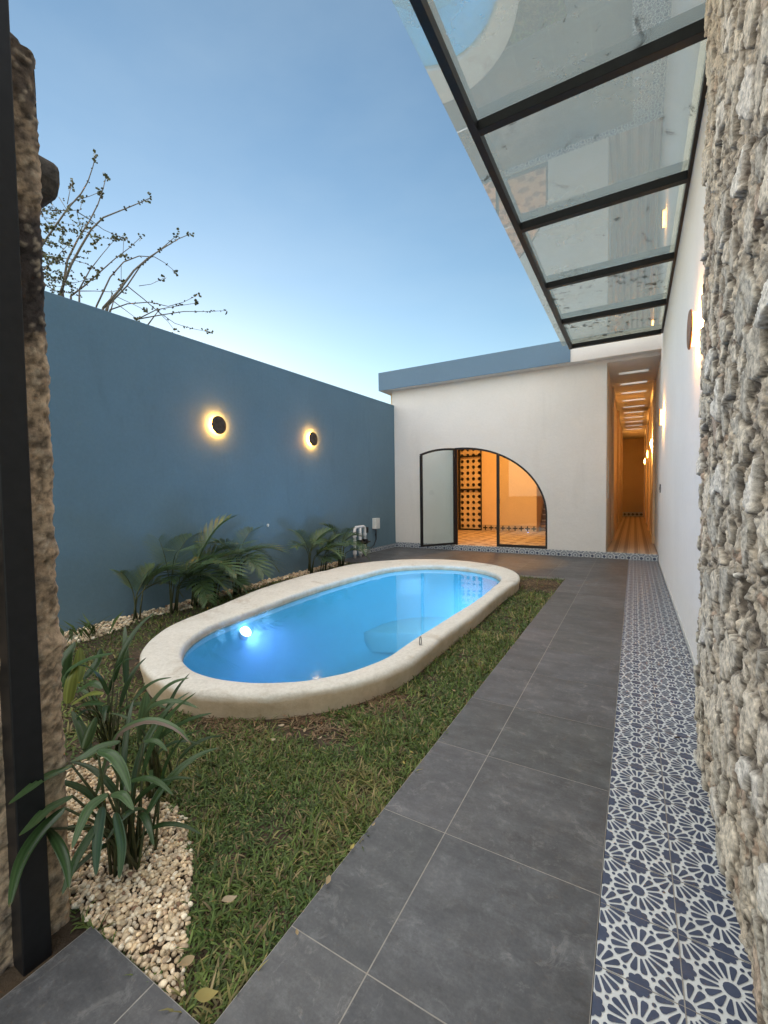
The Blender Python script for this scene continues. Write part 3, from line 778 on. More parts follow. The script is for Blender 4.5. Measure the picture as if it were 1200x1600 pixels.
es.build('end_skirting', [M_tilew, M_black], H, fixn=False)
# room behind the arch
rm = MB(); rm.box(-5.75, XL, YH+.2, 16.5, FL, ZR); rm.box(-4.52, -2.72, 14.55, 14.7, FL, ZR)
rm.box(XL, -5.36, 14.55, 14.7, FL, ZR); rm.box(-5.36, -4.52, 14.55, 14.7, 3.0, ZR); rm.box(-2.80, -2.72, 14.7, 16.3, FL, ZR)
rm.box(XL, XO-.15, 16.3, 16.5, FL, ZR)
rm.build('room_wall', M_room, H)
rk = MB()
u0, u1 = -4.52, -2.72
rk.add([(u0, 14.545, FL), (u1, 14.545, FL), (u1, 14.545, FL+.2), (u0, 14.545, FL+.2)], [(0,1,2,3)], 0)
for k in range(9):
    c0 = u0+.12+.2*k
    if c0 > u1-.06: break
    p = [(c0+(.055+.03*math.cos(4*a))*math.cos(a), FL+.10+(.055+.03*math.cos(4*a))*math.sin(a)) for a in [2*math.pi*i/32 for i in range(32)]]
    rk.add([(a, 14.54, b) for a, b in p], [list(range(32))], 1)
rk.build('room_skirting', [simple('cream_tile', (.5, .42, .33), .5), M_black], H, fixn=False)
# pierced screen
def screen():
    x0, x1, z0, z1 = -5.36, -4.52, FL, 3.0
    fr = MB(); y0, y1 = 14.52, 14.58
    fr.box(x0, x0+.07, y0, y1, z0, z1); fr.box(x1-.03, x1, y0, y1, z0, z1); fr.box(x0+.07, x1-.03, y0, y1, z0, z0+.05)
    fr.box(x0+.07, x1-.03, y0, y1, 1.52, 1.57); fr.box(x0+.07, x1-.03, y0, y1, 2.66, 2.71); fr.box(x0+.07, x1-.03, y0, y1, z1-.04, z1)
    f = fr.build('screen_frame', M_black, H)
    p = MB(); s = .204; n = 24; r = .062
    nx = int((x1-x0)/s)+1; nz = int((z1-z0)/s)+1
    for i in range(nx):
        for j in range(nz):
            cx, cz = x0+.07+s*(i+.5)-.05, z0+.05+s*(j+.45); hs = s/2
            if cx+hs > x1+.1 or cz+hs > z1+.1: continue
            sqp = []; cp = []
            for k in range(n):
                a = 2*math.pi*k/n+math.pi/n*0; c, q = math.cos(a), math.sin(a); e = hs/max(abs(c), abs(q))
                sqp.append((cx+c*e, cz+q*e)); cp.append((cx+c*r, cz+q*r))
            vs = [(a, 14.60, b) for a, b in sqp]+[(a, 14.60, b) for a, b in cp]+[(a, 14.66, b) for a, b in cp]
            fs = [(k, (k+1) % n, n+(k+1) % n, n+k) for k in range(n)]+[(n+k, n+(k+1) % n, 2*n+(k+1) % n, 2*n+k) for k in range(n)]
            p.add(vs, fs)
    p.build('pierced_panel', simple('lattice_plaster', (.68, .56, .40), .8), f)
    MB().box(x0-.1, x1+.1, 15.3, 15.4, FL, 3.3).build('screen_backing', M_skygray, f)
screen()
st = MB()
for k in range(7): st.box(-2.70, -.7, 15.0+.27*k*.6, 16.3, FL+.18*k, FL+.18*(k+1)-.03, 0)
sto = st.build('stair', simple('stair_wood', (.16, .085, .04), .5), H)
sn = MB()
for k in range(7): sn.box(-2.70, -.7, 14.985+.27*k*.6, 16.3, FL+.18*(k+1)-.03, FL+.18*(k+1), 0)
sn.build('stair_tread', simple('pale_tread', (.5, .38, .26), .5), sto)
MB().box(-2.7, -.68, 16.28, 16.298, FL+1.3, ZR).build('dark_panel', M_skygray, H)
# arched frame, fixed pane and the open leaf
def bar(m, pts, wd, fn, d0, d1):
    """flat bar of width wd to the inner (lower/left) side of polyline pts"""
    n = len(pts); inn = []
    for i in range(n):
        a, b = Vector(pts[max(0, i-1)]), Vector(pts[min(n-1, i+1)]); t = (b-a).normalized(); nn = Vector((t.y, -t.x)); inn.append(Vector(pts[i])+nn*wd)
    for i in range(n-1):
        m.prism([tuple(pts[i]), tuple(pts[i+1]), tuple(inn[i+1]), tuple(inn[i])], fn, d0, d1)
fx = lambda a, b, d: (a, d, b)
fr = MB(); B = .045
bar(fr, arch_pts(XH, XJ, 40), B, fx, YH+.03, YH+.09)
fr.box(XJ-B, XJ, YH+.03, YH+.09, FL, AZ); fr.box(XM-.03, XM+.03, YH+.032, YH+.088, FL, arch_z(XM)-.03); fr.box(XM+.03, XJ-B, YH+.032, YH+.088, FL, FL+.06)
fr.box(XH, XH+B, YH+.03, YH+.09, FL, AZ+AB-.04)
fro = fr.build('arch_frame', M_black, H)
gp = [(XM+.03, FL+.06)]+[(XM+.03, arch_z(XM+.03)-.02)]+[(x-.02*(x-AC)/AA, z-.02) for x, z in arch_pts(XM+.05, XJ, 24)]+[(XJ-.03, FL+.06)]
MB().prism(gp, fx, YH+.056, YH+.062).build('fixed_pane', M_pane, fro)
MB().box(XM+.03, XM+.05, YH+.0, YH+.03, 1.15, 1.27).build('latch', M_black, fro)
LW = 1.03; HX, HY = XH+.01, YH+.02; ang = math.atan2(9.40-HY, -4.38-HX)
lf = lambda u, z, d: (HX+u*math.cos(ang)-d*math.sin(ang), HY+u*math.sin(ang)+d*math.cos(ang), z)
topz = lambda u: arch_z(XH+u)-.012
lm = MB(); us = np.linspace(0, LW, 16); bar(lm, [(u, topz(u)) for u in us], .05, lf, -.022, .022)
lm.prism([(0, FL+.012), (.055, FL+.012), (.055, topz(.05)-.045), (0, topz(0)-.045)], lf, -.022, .022)
lm.prism([(LW-.06, FL+.012), (LW, FL+.012), (LW, topz(LW)-.04), (LW-.06, topz(LW-.06)-.04)], lf, -.022, .022)
lm.prism([(.055, FL+.012), (LW-.06, FL+.012), (LW-.06, FL+.06), (.055, FL+.06)], lf, -.022, .022)
leaf = lm.build('door_leaf', M_black, H)
MB().prism([(.05, FL+.055)]+[(u, topz(u)-.045) for u in us[1:-1]]+[(LW-.055, FL+.055)], lf, -.003, .003).build('glass', M_pane, leaf)
hm = MB()
for d in (-.05, .05): hm.tube([lf(LW-.03, 1.05, d*.4), lf(LW-.03, 1.05, d), lf(LW-.03, 1.35, d), lf(LW-.03, 1.35, d*.4)], .009, 6)
hm.build('handle', M_black, leaf)
# ceiling lamp added out of view to light the room
cl = thing('added_ceiling_lamp', 'round warm ceiling lamp added out of view to light the arched room', 'ceiling lamp', (-3.2, 12.4, ZR))
MB().lathe([(.20, 0), (.22, -.03), (.20, -.07)], lambda a, b, h: (-3.2+a, 12.4+b, ZR-.001+h), 32).build('housing', M_bronze, cl)
MB().lathe([(.18, -.071), (.17, -.085), (.05, -.09)], lambda a, b, h: (-3.2+a, 12.4+b, ZR+h), 32).build('diffuser', M_glow, cl)
L = bpy.data.lights.new('room_glow', 'AREA'); L.shape = 'DISK'; L.size = .4; L.energy = 42; L.color = (1, .47, .11)
lo = bpy.data.objects.new('room_glow', L); COL.objects.link(lo); lo.parent = cl; lo.location = (0, 0, -.1)

# ------------------------------------------------------------------ glass canopy
C_ = thing('glass_canopy', 'glass roof canopy on black steel beams over the paved path', 'canopy', (-.3, 6, 4.27))
ZB = 4.27
MB().box(-1.16, -1.10, 1.2, 9.58, ZB, ZB+.085).build('edge_beam', M_black, C_, bevel=.003)
MB().box(XW-.03, XW-.001, 1.2, 9.58, ZB+.02, ZB+.085).build('wall_beam', M_black, C_)
for yb in (1.99, 3.51, 5.02, 6.60, 8.10, 9.54):
    MB().box(-1.10, XW-.03, yb-.035, yb+.035, ZB+.003, ZB+.083).build('cross_beam', M_black, C_, bevel=.003)
ys = [1.3, 1.99, 3.51, 5.02, 6.60, 8.10, 9.56]
for a, b in zip(ys[:-1], ys[1:]):
    MB().box(-1.285, XW-.004, a+.006, b-.006, ZB+.088, ZB+.098).build('glass_pane', M_canopy, C_, loc=None)

# ------------------------------------------------------------------ plumbing and boxes on the blue wall
P_ = thing('pool_pipes', 'white plastic pool pipes with black valves standing by the blue wall', 'pipes', (-5.38, 8.2, 0))
px_ = -5.36; ysP = (7.98, 8.20, 8.40); zt = .68
pm = MB(); pm.tube([(px_, ysP[0], -.05), (px_, ysP[0], zt-.06), (px_, ysP[0]+.02, zt-.015), (px_, ysP[0]+.06, zt), (px_, ysP[2]-.06, zt), (px_, ysP[2]-.02, zt-.015), (px_, ysP[2], zt-.06), (px_, ysP[2], -.05)], .033, 10)
pm.build('loop_pipe', M_pvc, P_, smooth=True)
MB().tube([(px_, ysP[1], -.05), (px_, ysP[1], zt)], .033, 10).build('middle_pipe', M_pvc, P_, smooth=True)
for y in ysP:
    for z, l in ((.50, .05), (.12, .07)): MB().tube([(px_, y, z-l/2), (px_, y, z+l/2)], .044, 10).build('pipe_fitting', M_pvc, P_)
for y in ysP[1:]:
    v = MB(); v.tube([(px_-.06, y, .33), (px_+.06, y, .33)], .055, 10); v.box(px_-.045, px_+.045, y-.05, y+.05, .27, .39); v.tube([(px_+.06, y, .33), (px_+.09, y, .33)], .03, 8)
    v.box(px_+.09, px_+.11, y-.07, y+.07, .315, .345); v.build('valve', M_blackpl, P_)
def ybox(y, z, w_, h_, d_, name, lab, mat, parts):
    x = xwall(y); t = thing(name, lab, 'electric box', (x, y, z))
    MB().box(x-.002, x+d_, y-w_/2, y+w_/2, z-h_/2, z+h_/2).build('case', mat, t, bevel=.008)
    return t, x
t, x = ybox(9.10, .70, .20, .26, .10, 'junction_box', 'white electric junction box on the blue wall beside the pool pipes', M_plastic, 1)
MB().box(x+.10, x+.106, 9.02, 9.18, .59, .81).build('lid', M_plastic, t, bevel=.003)
MB().tube([(x+.05, 9.08, .57), (x+.05, 9.09, .45), (x+.03, 9.12, .30)], .015, 6).build('conduit', M_blackpl, t, smooth=True)
t, x = ybox(8.68, .57, .11, .14, .05, 'socket_box', 'small black socket box on the blue wall by the pipes', M_blackpl, 1)
MB().box(x+.05, x+.056, 8.65, 8.71, .53, .61).build('cover', M_black, t)
cb = MB(); x = xwall(8.8)
cb.tube([(x+.02, 9.10, .45), (x+.02, 9.12, .30), (x+.04, 9.0, .18), (x+.06, 8.8, .13), (x+.10, 8.55, .20), (px_+.03, 8.43, .30)], .010, 6)
tag(cb.build('cable', M_blackpl, smooth=True), 'black cable looping from the white box to the pipe valves', 'cable')
cp = MB(); x = xwall(5.45); cp.lathe([(.016, 0), (.018, .02), (.01, .03)], lambda a, b, h: (x+h, 5.45+a, .90+b*1.6), 10)
tag(cp.build('wall_plug', M_plastic), 'tiny white plug set in the bare blue wall above the palms', 'plug')

# ------------------------------------------------------------------ pebbles
ico = []
def ico_base():
    bm = bmesh.new(); bmesh.ops.create_icosphere(bm, subdivisions=2, radius=1); v = np.array([x.co[:] for x in bm.verts]); f = np.array([[q.index for q in p.verts] for p in bm.faces]); bm.free(); return v, f
ICV, ICF = ico_base()
def ico_lo():
    bm = bmesh.new(); bmesh.ops.create_icosphere(bm, subdivisions=1, radius=1); v = np.array([x.co[:] for x in bm.verts]); f = np.array([[q.index for q in p.verts] for p in bm.faces]); bm.free(); return v, f
ILV, ILF = ico_lo()
def pebbles(name, pts, label, smin, smax, lo=False):
    bv, bf = (ILV, ILF) if lo else (ICV, ICF)
    n = len(pts); V = []; C = []; F = []
    pal = np.array([(.74, .58, .38), (.80, .67, .48), (.66, .51, .32), (.84, .74, .57), (.54, .41, .28), (.72, .58, .40)])
    for i, (x, y, z) in enumerate(pts):
        s = rng.uniform(smin, smax)*(1.6 if rng.random() < .006 else 1); sc = s*np.array([rng.uniform(.8, 1.5), rng.uniform(.7, 1.1), rng.uniform(.55, .85)])
        a = rng.uniform(0, 6.28); tl = rng.uniform(-.6, .6); ca, sa, ct, s2 = math.cos(a), math.sin(a), math.cos(tl), math.sin(tl)
        ph = rng.uniform(0, 9, 3); v = bv*(1+.16*np.sin(bv*3.1+ph).sum(1)[:, None]/1.7)*sc
        v = v @ np.array([[ct, 0, s2], [0, 1, 0], [-s2, 0, ct]]).T @ np.array([[ca, -sa, 0], [sa, ca, 0], [0, 0, 1]]).T
        V.append(v+np.array((x, y, z+s*.35))); F.append(bf+i*len(bv))
        c = pal[rng.integers(len(pal))]*rng.uniform(.75, 1.15)
        if rng.random() < .03: c = np.array((.22, .13, .08))
        C.append(np.tile(c, (len(bv), 1)))
    V = np.vstack(V); F = np.vstack(F); C = np.vstack(C)
    o = np_mesh(name, V, F.ravel(), np.arange(len(F))*3, np.full(len(F), 3), M_pebble, C, True)
    return tag(o, label, 'pebbles', kind='stuff')
def poisson(region, bbox, r, tries):
    out = []; grid = {}
    for _ in range(tries):
        x = random.uniform(bbox[0], bbox[1]); y = random.uniform(bbox[2], bbox[3])
        if not region(x, y): continue
        k = (int(x/r), int(y/r)); ok = True
        for a in (-1, 0, 1):
            for b in (-1, 0, 1):
                for q in grid.get((k[0]+a, k[1]+b), ()):
                    if (q[0]-x)**2+(q[1]-y)**2 < r*r: ok = False; break
        if ok: grid.setdefault(k, []).append((x, y)); out.append((x, y))
    return out
BED = [(-1.56, .715), (-1.09, .715), (-1.17, .78), (-1.33, .91), (-1.50, 1.055), (-1.68, 1.15), (-1.86, 1.19), (-2.1, 1.17), (-2.5, 1.25), (-2.7, 1.0), (-2.6, .72)]
def bedreg(x, y): return in_poly(x, y, BED)
bp = poisson(bedreg, (-2.7, -1.05, .7, 1.3), .0132, 80000)
pts = [(x, y, gz(x, y)+.004) for x, y in bp]+[(x+random.uniform(-.01, .01), y+random.uniform(-.01, .01), gz(x, y)+.016) for x, y in bp if random.random() < .45]
pebbles('pebble_bed', pts, 'bed of cream white pebbles around the strap leaved plants', .0068, .0112)
def gedge(y): return xwall(y)+.26+.05*math.sin(y*2.1)+.04*math.sin(y*5.3+1)+.30*max(0, min(1, (3.2-y)/.9))
def wallreg(x, y): return xwall(y)+.01 < x < gedge(y)
wp = poisson(wallreg, (-5.6, -4.7, 1.2, 7.5), .030, 40000)
pebbles('gravel_strip', [(x, y, gz(x, y)+.002) for x, y in wp]+[(x, y, gz(x, y)+.02) for x, y in wp if random.random() < .3], 'narrow strip of pale pebbles along the foot of the blue wall', .014, .026, True)

# ------------------------------------------------------------------ grass
def bare(x, y):
    """how bare the soil is (0 grass .. 1 bare)"""
    n = .35*mnoise.noise(Vector((x*2.3, y*2.3, 4)))+.25*mnoise.noise(Vector((x*7, y*7, 1)))
    b = 0
    for cx, cy, rx, ry, s in ((-3.6, 2.35, .75, .45, .85), (-1.85, 2.05, .55, .20, 1.0), (-1.28, 6.95, .50, .55, 1.1), (-2.35, 1.72, .35, .14, .6), (-1.5, 2.55, .22, .25, .8)):
        d = ((x-cx)/rx)**2+((y-cy)/ry)**2; b = max(b, s*max(0, 1.35-d))
    return max(0, min(1, b+n*.8))
def grass():
    pts = []
    def scatter(n, x0, x1, y0, y1, near):
        X = rng.uniform(x0, x1, n); Y = rng.uniform(y0, y1, n)
        for x, y in zip(X, Y):
            if x > XE+.008+.045*mnoise.noise(Vector((0, y*7, 0))) or y > YE+.01: continue
            if x < gedge(y)-.03 and y < 7.6: continue
            if y < .70: continue
            if in_poly(x, y, BED) and rng.random() > .004: continue
            if in_poly(x, y, OUTP): continue
            if rng.random() < bare(x, y)*.93 or rng.random() < .55*max(0, mnoise.noise(Vector((x*5, y*5, 9)))-.05)*2: continue
            pts.append((x, y, near))
    scatter(40000, -2.6, XE, .70, 2.3, 1)
    scatter(20000, -1.9, XE, 2.0, 4.2, .7)
    scatter(11000, -1.8, XE, 4.0, YE, .3)
    scatter(22000, -5.3, -2.3, 1.0, 4.5, .5)
    scatter(11000, -5.3, -3.6, 4.0, YE+.1, .2)
    n = len(pts); P = np.array(pts)
    z = np.array([gz(x, y) for x, y, _ in pts])
    near = P[:, 2]
    cl = np.array([mnoise.noise(Vector((x*3.2, y*3.2, 7))) for x, y, _ in pts]); cl2 = np.array([mnoise.noise(Vector((x*11, y*11, 2))) for x, y, _ in pts])
    L = rng.uniform(.022, .064, n)*np.clip(1+.75*cl2+.5*cl, .35, 2)*(1.15-.1*near); W = rng.uniform(.0022, .0042, n)*(1+1.1*(1-near))
    az = rng.uniform(0, 2*np.pi, n)+cl*2; lean = rng.uniform(.25, 1.25, n); bend = rng.uniform(.1, 1.9, n)
    V = np.zeros((n, 7, 3)); dx, dy = np.cos(az), np.sin(az); sx, sy = -dy, dx
    pos = np.stack([P[:, 0], P[:, 1], z], 1); ang = lean*.75
    cur = pos.copy(); k = 0
    for seg, (fr, wd) in enumerate(((0, .8), (.36, 1.0), (.36, .75), (.28, 0))):
        if seg:
            ang = ang+bend*.45
            cur = cur + (np.stack([dx*np.sin(ang), dy*np.sin(ang), np.cos(ang)], 1))*(L*fr)[:, None]
            cur[:, 2] = np.maximum(cur[:, 2], z+.003)
        if seg < 3:
            off = np.stack([sx*W*wd, sy*W*wd, np.zeros(n)], 1); V[:, k] = cur-off; V[:, k+1] = cur+off; k += 2
        else: V[:, k] = cur
    base = np.arange(n)*7
    loops = np.concatenate([np.stack([base, base+1, base+3, base+2], 1), np.stack([base+2, base+3, base+5, base+4], 1)], 1)
    tri = np.stack([base+4, base+5, base+6], 1); LL = np.concatenate([loops, tri], 1).ravel()
    st = (np.arange(n)*11)[:, None]+np.array([0, 4, 8]); tt = np.tile([4, 4, 3], n)
    g1 = np.array((.070, .130, .028)); g2 = np.array((.165, .225, .052)); g3 = np.array((.27, .24, .09)); g4 = np.array((.30, .23, .12))
    t = np.clip(.5+cl*.7+rng.normal(0, .25, n), 0, 1)[:, None]; C = g1*(1-t)+g2*t
    q = (rng.random(n) < .10+.75*np.clip(cl-.02, 0, 1)+.15*np.clip(cl2, 0, 1))[:, None]; C = np.where(q, g3, C); q = (rng.random(n) < .07)[:, None]; C = np.where(q, g4, C)
    C = C*rng.uniform(.45, 1.4, n)[:, None]
    CC = np.repeat(C[:, None], 7, 1)
    CC[:, :2] = CC[:, :2]*.75+np.array((.10, .09, .04))*.25
    o = np_mesh('grass', V.reshape(-1, 3), LL, st.ravel(), tt, M_grass, CC.reshape(-1, 3))
    tag(o, 'short mixed green lawn grass around the pool', 'grass', kind='stuff')
grass()
def straw():
    m = MB()
    for _ in range(2600):
        cx, cy, rx, ry, _k = random.choice(((-1.75, 2.08, .42, .15, 1), (-1.28, 6.98, .33, .42, 1), (-1.28, 7.0, .33, .42, 1), (-2.15, 1.80, .35, .12, 1), (-3.5, 2.4, .7, .45, 1), (-1.5, 2.5, .2, .2, 1)))
        x = cx+random.gauss(0, .5)*rx; y = cy+random.gauss(0, .5)*ry
        if in_poly(x, y, OUTP) or x > XE-.01 or y > YE-.01: continue
        a = random.uniform(0, 6.28); l = random.uniform(.02, .07); z = gz(x, y)+random.uniform(.004, .022); w_ = random.uniform(.0012, .003)*(1+.12*y)
        d = Vector((math.cos(a), math.sin(a), random.uniform(-.15, .15)))*l/2; s = Vector((-math.sin(a), math.cos(a), 0))*w_
        c = Vector((x, y, z)); k = random.uniform(.6, 1.3); col = random.choice(((.20, .13, .07), (.28, .20, .11), (.13, .075, .04)))
        m.add([c-d-s, c+d-s, c+d+s, c-d+s], [(0,1,2,3)], 0, tuple(k*q for q in col))
    tag(m.build('straw', M_dry, fixn=False), 'brown dry straw scattered over bare soil by the pool', 'straw', kind='stuff')
straw()
# fallen leaves, each its own
def leaf_mesh(name, L, W, curl, col, nseg=6):
    m = MB(); vs = []; 
    for i in range(nseg+1):
        t = i/nseg; w_ = W*math.sin(math.pi*min(.98, max(.03, t**.8)))*.5; a = (t-.5)*curl
        x = (t-.5)*L; z = abs(t-.5)**2*L*curl
        vs += [(x, -w_, z+w_*.5), (x, 0, z), (x, w_, z+w_*.35)]
    fs = []
    for i in range(nseg): o = i*3; fs += [(o, o+1, o+4, o+3), (o+1, o+2, o+5, o+4)]
    m.add(vs, fs, 0, col); return m
protos = []
def fallen(px, py, L, col, label, group='dry leaves fallen on the lawn', z=None, rot=None):
    p = at_z(px, py, .0)
    o = leaf_mesh('fallen_leaf', L, L*random.uniform(.38, .6), random.uniform(.3, 1.0), col).build('fallen_leaf', M_dry, smooth=True, fixn=False)
    o.location = (p.x, p.y, .012 if z is None else z); o.rotation_euler = (random.uniform(-.3, .3), random.uniform(-.3, .3), random.uniform(0, 6.28) if rot is None else rot)
    tag(o, label, 'leaf', group); return o
tanc, yel, pale = (.36, .27, .15), (.42, .34, .10), (.45, .36, .24)
fallen(358, 1420, .055, pale, 'pale tan curled leaf lying alone in the grass near the pebble bed', z=.03)
fallen(322, 1574, .062, (.33, .27, .09), 'large yellow leaf at the corner where lawn meets the paving', z=.03, rot=.9)
fallen(290, 1515, .05, tanc, 'brown tan leaf at the lawn corner above the large yellow leaf', z=.02)
fallen(1059, 1155, .035, (.06, .04, .03), 'small dark brown leaf lying on the patterned tile strip', None, .008, .3)
lf_lab = 'small dry leaf, one of many scattered by the pool rim and lawn edge'
for px, py in ((446,1120),(463,1140),(476,1147),(500,1158),(425,1160),(440,1136),(488,1150),(560,1120),(404,1140),(452,1152)):
    fallen(px+random.uniform(-3, 3), py+random.uniform(-3, 3), random.uniform(.035, .06), random.choice((tanc, pale, (.25, .16, .09))), 'small dry leaf in the heap beside the near pool rim', 'dry leaves heaped by the pool rim')
for px, py in ((655,1182),(722,1083),(742,1077),(735,1090),(705,1055),(640,1200),(590,1290),(560,1330),(520,1380),(470,1460),(760,1040),(830,915),(815,925),(835,935),(845,922)):
    fallen(px+random.uniform(-14, -4), py+random.uniform(-4, 4), random.uniform(.02, .036), random.choice((tanc, pale, yel)), 'small dry leaf lying along the lawn edge beside the slate path', 'dry leaves along the path edge')

# ------------------------------------------------------------------ palms by the blue wall
def frond_mesh(rach, leaf_l, nl, droop, col, m):
    """feather leaf along polyline rach"""
    pts = [Vector(p) for p in rach]; k = len(pts)
    m.tube(pts, [.006-.004*i/(k-1) for i in range(k)], 5, 0, True, (.09, .11, .035))
    up = Vector((0, 0, 1))
    for i in range(nl):
        t = .16+.84*i/(nl-1); f = t*(k-1); a = min(k-2, int(f)); p = pts[a].lerp(pts[a+1], f-a); tg = (pts[a+1]-pts[a]).normalized()
        sd = tg.cross(up); sd = sd.normalized() if sd.length > .05 else Vector((1, 0, 0))
        nm = sd.cross(tg).normalized()
        ll = leaf_l*(.45+.9*math.sin(math.pi*min(1, .12+t*.80)))*.8*random.uniform(.88, 1.1)
        for s in (-1, 1):
            d0 = (sd*s*.80+tg*(.55+.5*t)+nm*.22).normalized()
            q = p.copy(); dd = d0.copy(); row = []
            w0 = .0068*random.uniform(.8, 1.15)
            for j in range(5):
                u = j/4; wd = w0*(.55+.9*u if u < .35 else 1.05*(1-u)/.65+.05)
                wv = dd.cross(up); wv = wv.normalized() if wv.length > .05 else tg
                wv = (wv*.85+nm*.3*s).normalized()
                row.append((q-wv*wd, q+wv*wd)); q = q+dd*(ll/4); dd = (dd+Vector((0, 0, -1))*droop*(.12+.22*u)).normalized()
            kk = random.uniform(.75, 1.2); c = tuple(x*kk for x in col)
            vs = [v for r in row for v in r]
            m.add(vs, [(2*j, 2*j+1, 2*j+3, 2*j+2) for j in range(4)], 0, c)
def palm(x, y, label, fronds, hscale=1.0, stems=4, seed=0):
    random.seed(seed+100)
    z0 = gz(x, y); root = thing('palm', label, 'palm', (x, y, z0), 'small palms along the blue wall')
    st = MB(); 
    for i, (az, el, L, drp) in enumerate(fronds):
        a = R_(az); bx, by = x+random.uniform(-.05, .05), y+random.uniform(-.06, .06)
        base = Vector((bx, by, z0)); h = (.26+.22*random.random())*hscale
        top = base+Vector((math.cos(a)*.05, math.sin(a)*.05, h))
        st.tube([base, base.lerp(top, .5)+Vector((0, 0, .01)), top], [.012, .009, .006], 6, 0, True)
        d = Vector((math.cos(a)*math.cos(R_(el)), math.sin(a)*math.cos(R_(el)), math.sin(R_(el))))
        rp = [top]; q = top.copy()
        for j in range(9):
            q = q+d*(L/9); d = (d+Vector((0, 0, -1))*drp*.16).normalized()
            q.x = max(q.x, xwall(q.y)+.03); rp.append(q.copy())
        m = MB(); frond_mesh(rp, .31*L/.65, 31, .75, random.choice(((.085, .145, .058), (.11, .175, .07), (.07, .12, .052))), m)
        m.build('frond', M_leaf, root, fixn=False)
    st.build('stem', M_stem, root, smooth=True)
    return root
def fan(n, seed, spread=(-100, 100), L=(.6, .85)):
    rr = random.Random(seed); out = []
    for i in range(n):
        az = spread[0]+(spread[1]-spread[0])*(i+.5)/n+rr.uniform(-14, 14); out.append((az, rr.uniform(26, 76), rr.uniform(*L), rr.uniform(.7, 1.4)))
    return out
PALMS = [(-5.14, 2.95, 'yellowing palm clump nearest the doorway wall, leaning away from it', [(60, 60, .62, 1.3), (85, 48, .66, 1.6), (40, 62, .55, 1.2), (110, 66, .5, .9), (-60, 70, .4, .9)]),
 (-5.10, 3.42, 'dense dark green palm, second from the doorway wall', fan(7, 2, (-80, 130))),
 (-5.12, 3.75, 'palm with one frond arching high against the blue wall', fan(6, 3, (-70, 120), (.55, .7))+[(70, 74, .85, 1.0)]),
 (-5.16, 4.10, 'low palm tucked between two taller palms', fan(6, 4, (-90, 110), (.45, .6))),
 (-5.12, 4.45, 'tall bushy palm with upright fronds in the middle of the row', fan(9, 5, (-110, 120), (.55, .75))),
 (-5.16, 6.20, 'palm with drooping fronds just past the bare stretch of wall', fan(7, 6, (-110, 110), (.5, .68))),
 (-5.14, 6.55, 'small pale green palm close behind its drooping neighbour', fan(5, 7, (-60, 100), (.45, .6))),
 (-5.10, 7.12, 'palm beside the white pool pipes', fan(8, 8, (-120, 120), (.5, .65)))]
for i, (x, y, lb, fr_) in enumerate(PALMS): palm(x, y, lb, fr_, [.8, .95, 1, .7, 1.25, .95, .8, 1][i], seed=i)
random.seed(77)
# leafy weeds at the foot of the wall
w_ = MB(); wx, wy = -5.0, 2.35
for i in range(26):
    a = random.uniform(0, 6.28); b = Vector((wx+random.gauss(0, .1), wy+random.gauss(0, .12), gz(wx, wy))); l = random.uniform(.15, .32)
    d = Vector((math.cos(a)*.55, math.sin(a)*.55, .8)).normalized(); s = Vector((-math.sin(a), math.cos(a), 0))*random.uniform(.012, .022)
    m1 = b+d*l*.6; tip = b+d*l+Vector((math.cos(a), math.sin(a), -.3))*.06; k = random.uniform(.7, 1.2)
    w_.add([b, m1-s, m1+s, tip], [(0, 2, 3, 1)], 0, (.07*k, .11*k, .03*k))
tag(w_.build('weed', M_leaf, fixn=False), 'low bright leafy weed in the white pebbles at the wall foot', 'plant')

# ------------------------------------------------------------------ strap leaved plants in the foreground
def strap(m, pts, W, col, fold=.35, edge=None):
    """broad pleated leaf along a smooth curve through pts"""
    P = [Vector(p) for p in pts]; n = 14; cur = []
    for i in range(n+1):
        f = i/n*(len(P)-1); a = min(len(P)-2, int(f)); t = f-a
        p0 = P[max(0, a-1)]; p1 = P[a]; p2 = P[a+1]; p3 = P[min(len(P)-1, a+2)]
        cur.append(.5*((2*p1)+(p2-p0)*t+(2*p0-5*p1+4*p2-p3)*t*t+(3*p1-p0-3*p2+p3)*t**3))
    vs = []; cs = []; up = Vector((0, 0, 1)); view = (CAMP-cur[n//2]).normalized()
    for i in range(n+1):
        t = i/n; tg = (cur[min(n, i+1)]-cur[max(0, i-1)]).normalized()
        nm = (up*.75+view*.5); nm = (nm-tg*nm.dot(tg)).normalized(); sd = tg.cross(nm).normalized()
        w_ = W*.35*(math.sin(math.pi*min(.999, .06+.94*t**.75))**.7)
        for u in (-1, -.66, -.33, 0, .33, .66, 1):
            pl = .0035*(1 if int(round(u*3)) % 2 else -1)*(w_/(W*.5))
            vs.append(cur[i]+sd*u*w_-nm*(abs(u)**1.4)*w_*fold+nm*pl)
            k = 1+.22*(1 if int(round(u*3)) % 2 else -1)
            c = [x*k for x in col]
            if edge and u > .3 and t > .1: c = list(edge)
            if t > .93: c = [.16, .11, .05]
            cs.append(tuple(c))
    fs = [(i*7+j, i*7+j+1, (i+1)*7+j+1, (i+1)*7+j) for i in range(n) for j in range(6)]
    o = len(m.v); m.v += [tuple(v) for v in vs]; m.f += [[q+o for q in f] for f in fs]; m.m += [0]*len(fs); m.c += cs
gD, gM, gB, gY = (.038, .078, .026), (.062, .118, .042), (.095, .16, .066), (.21, .25, .06)
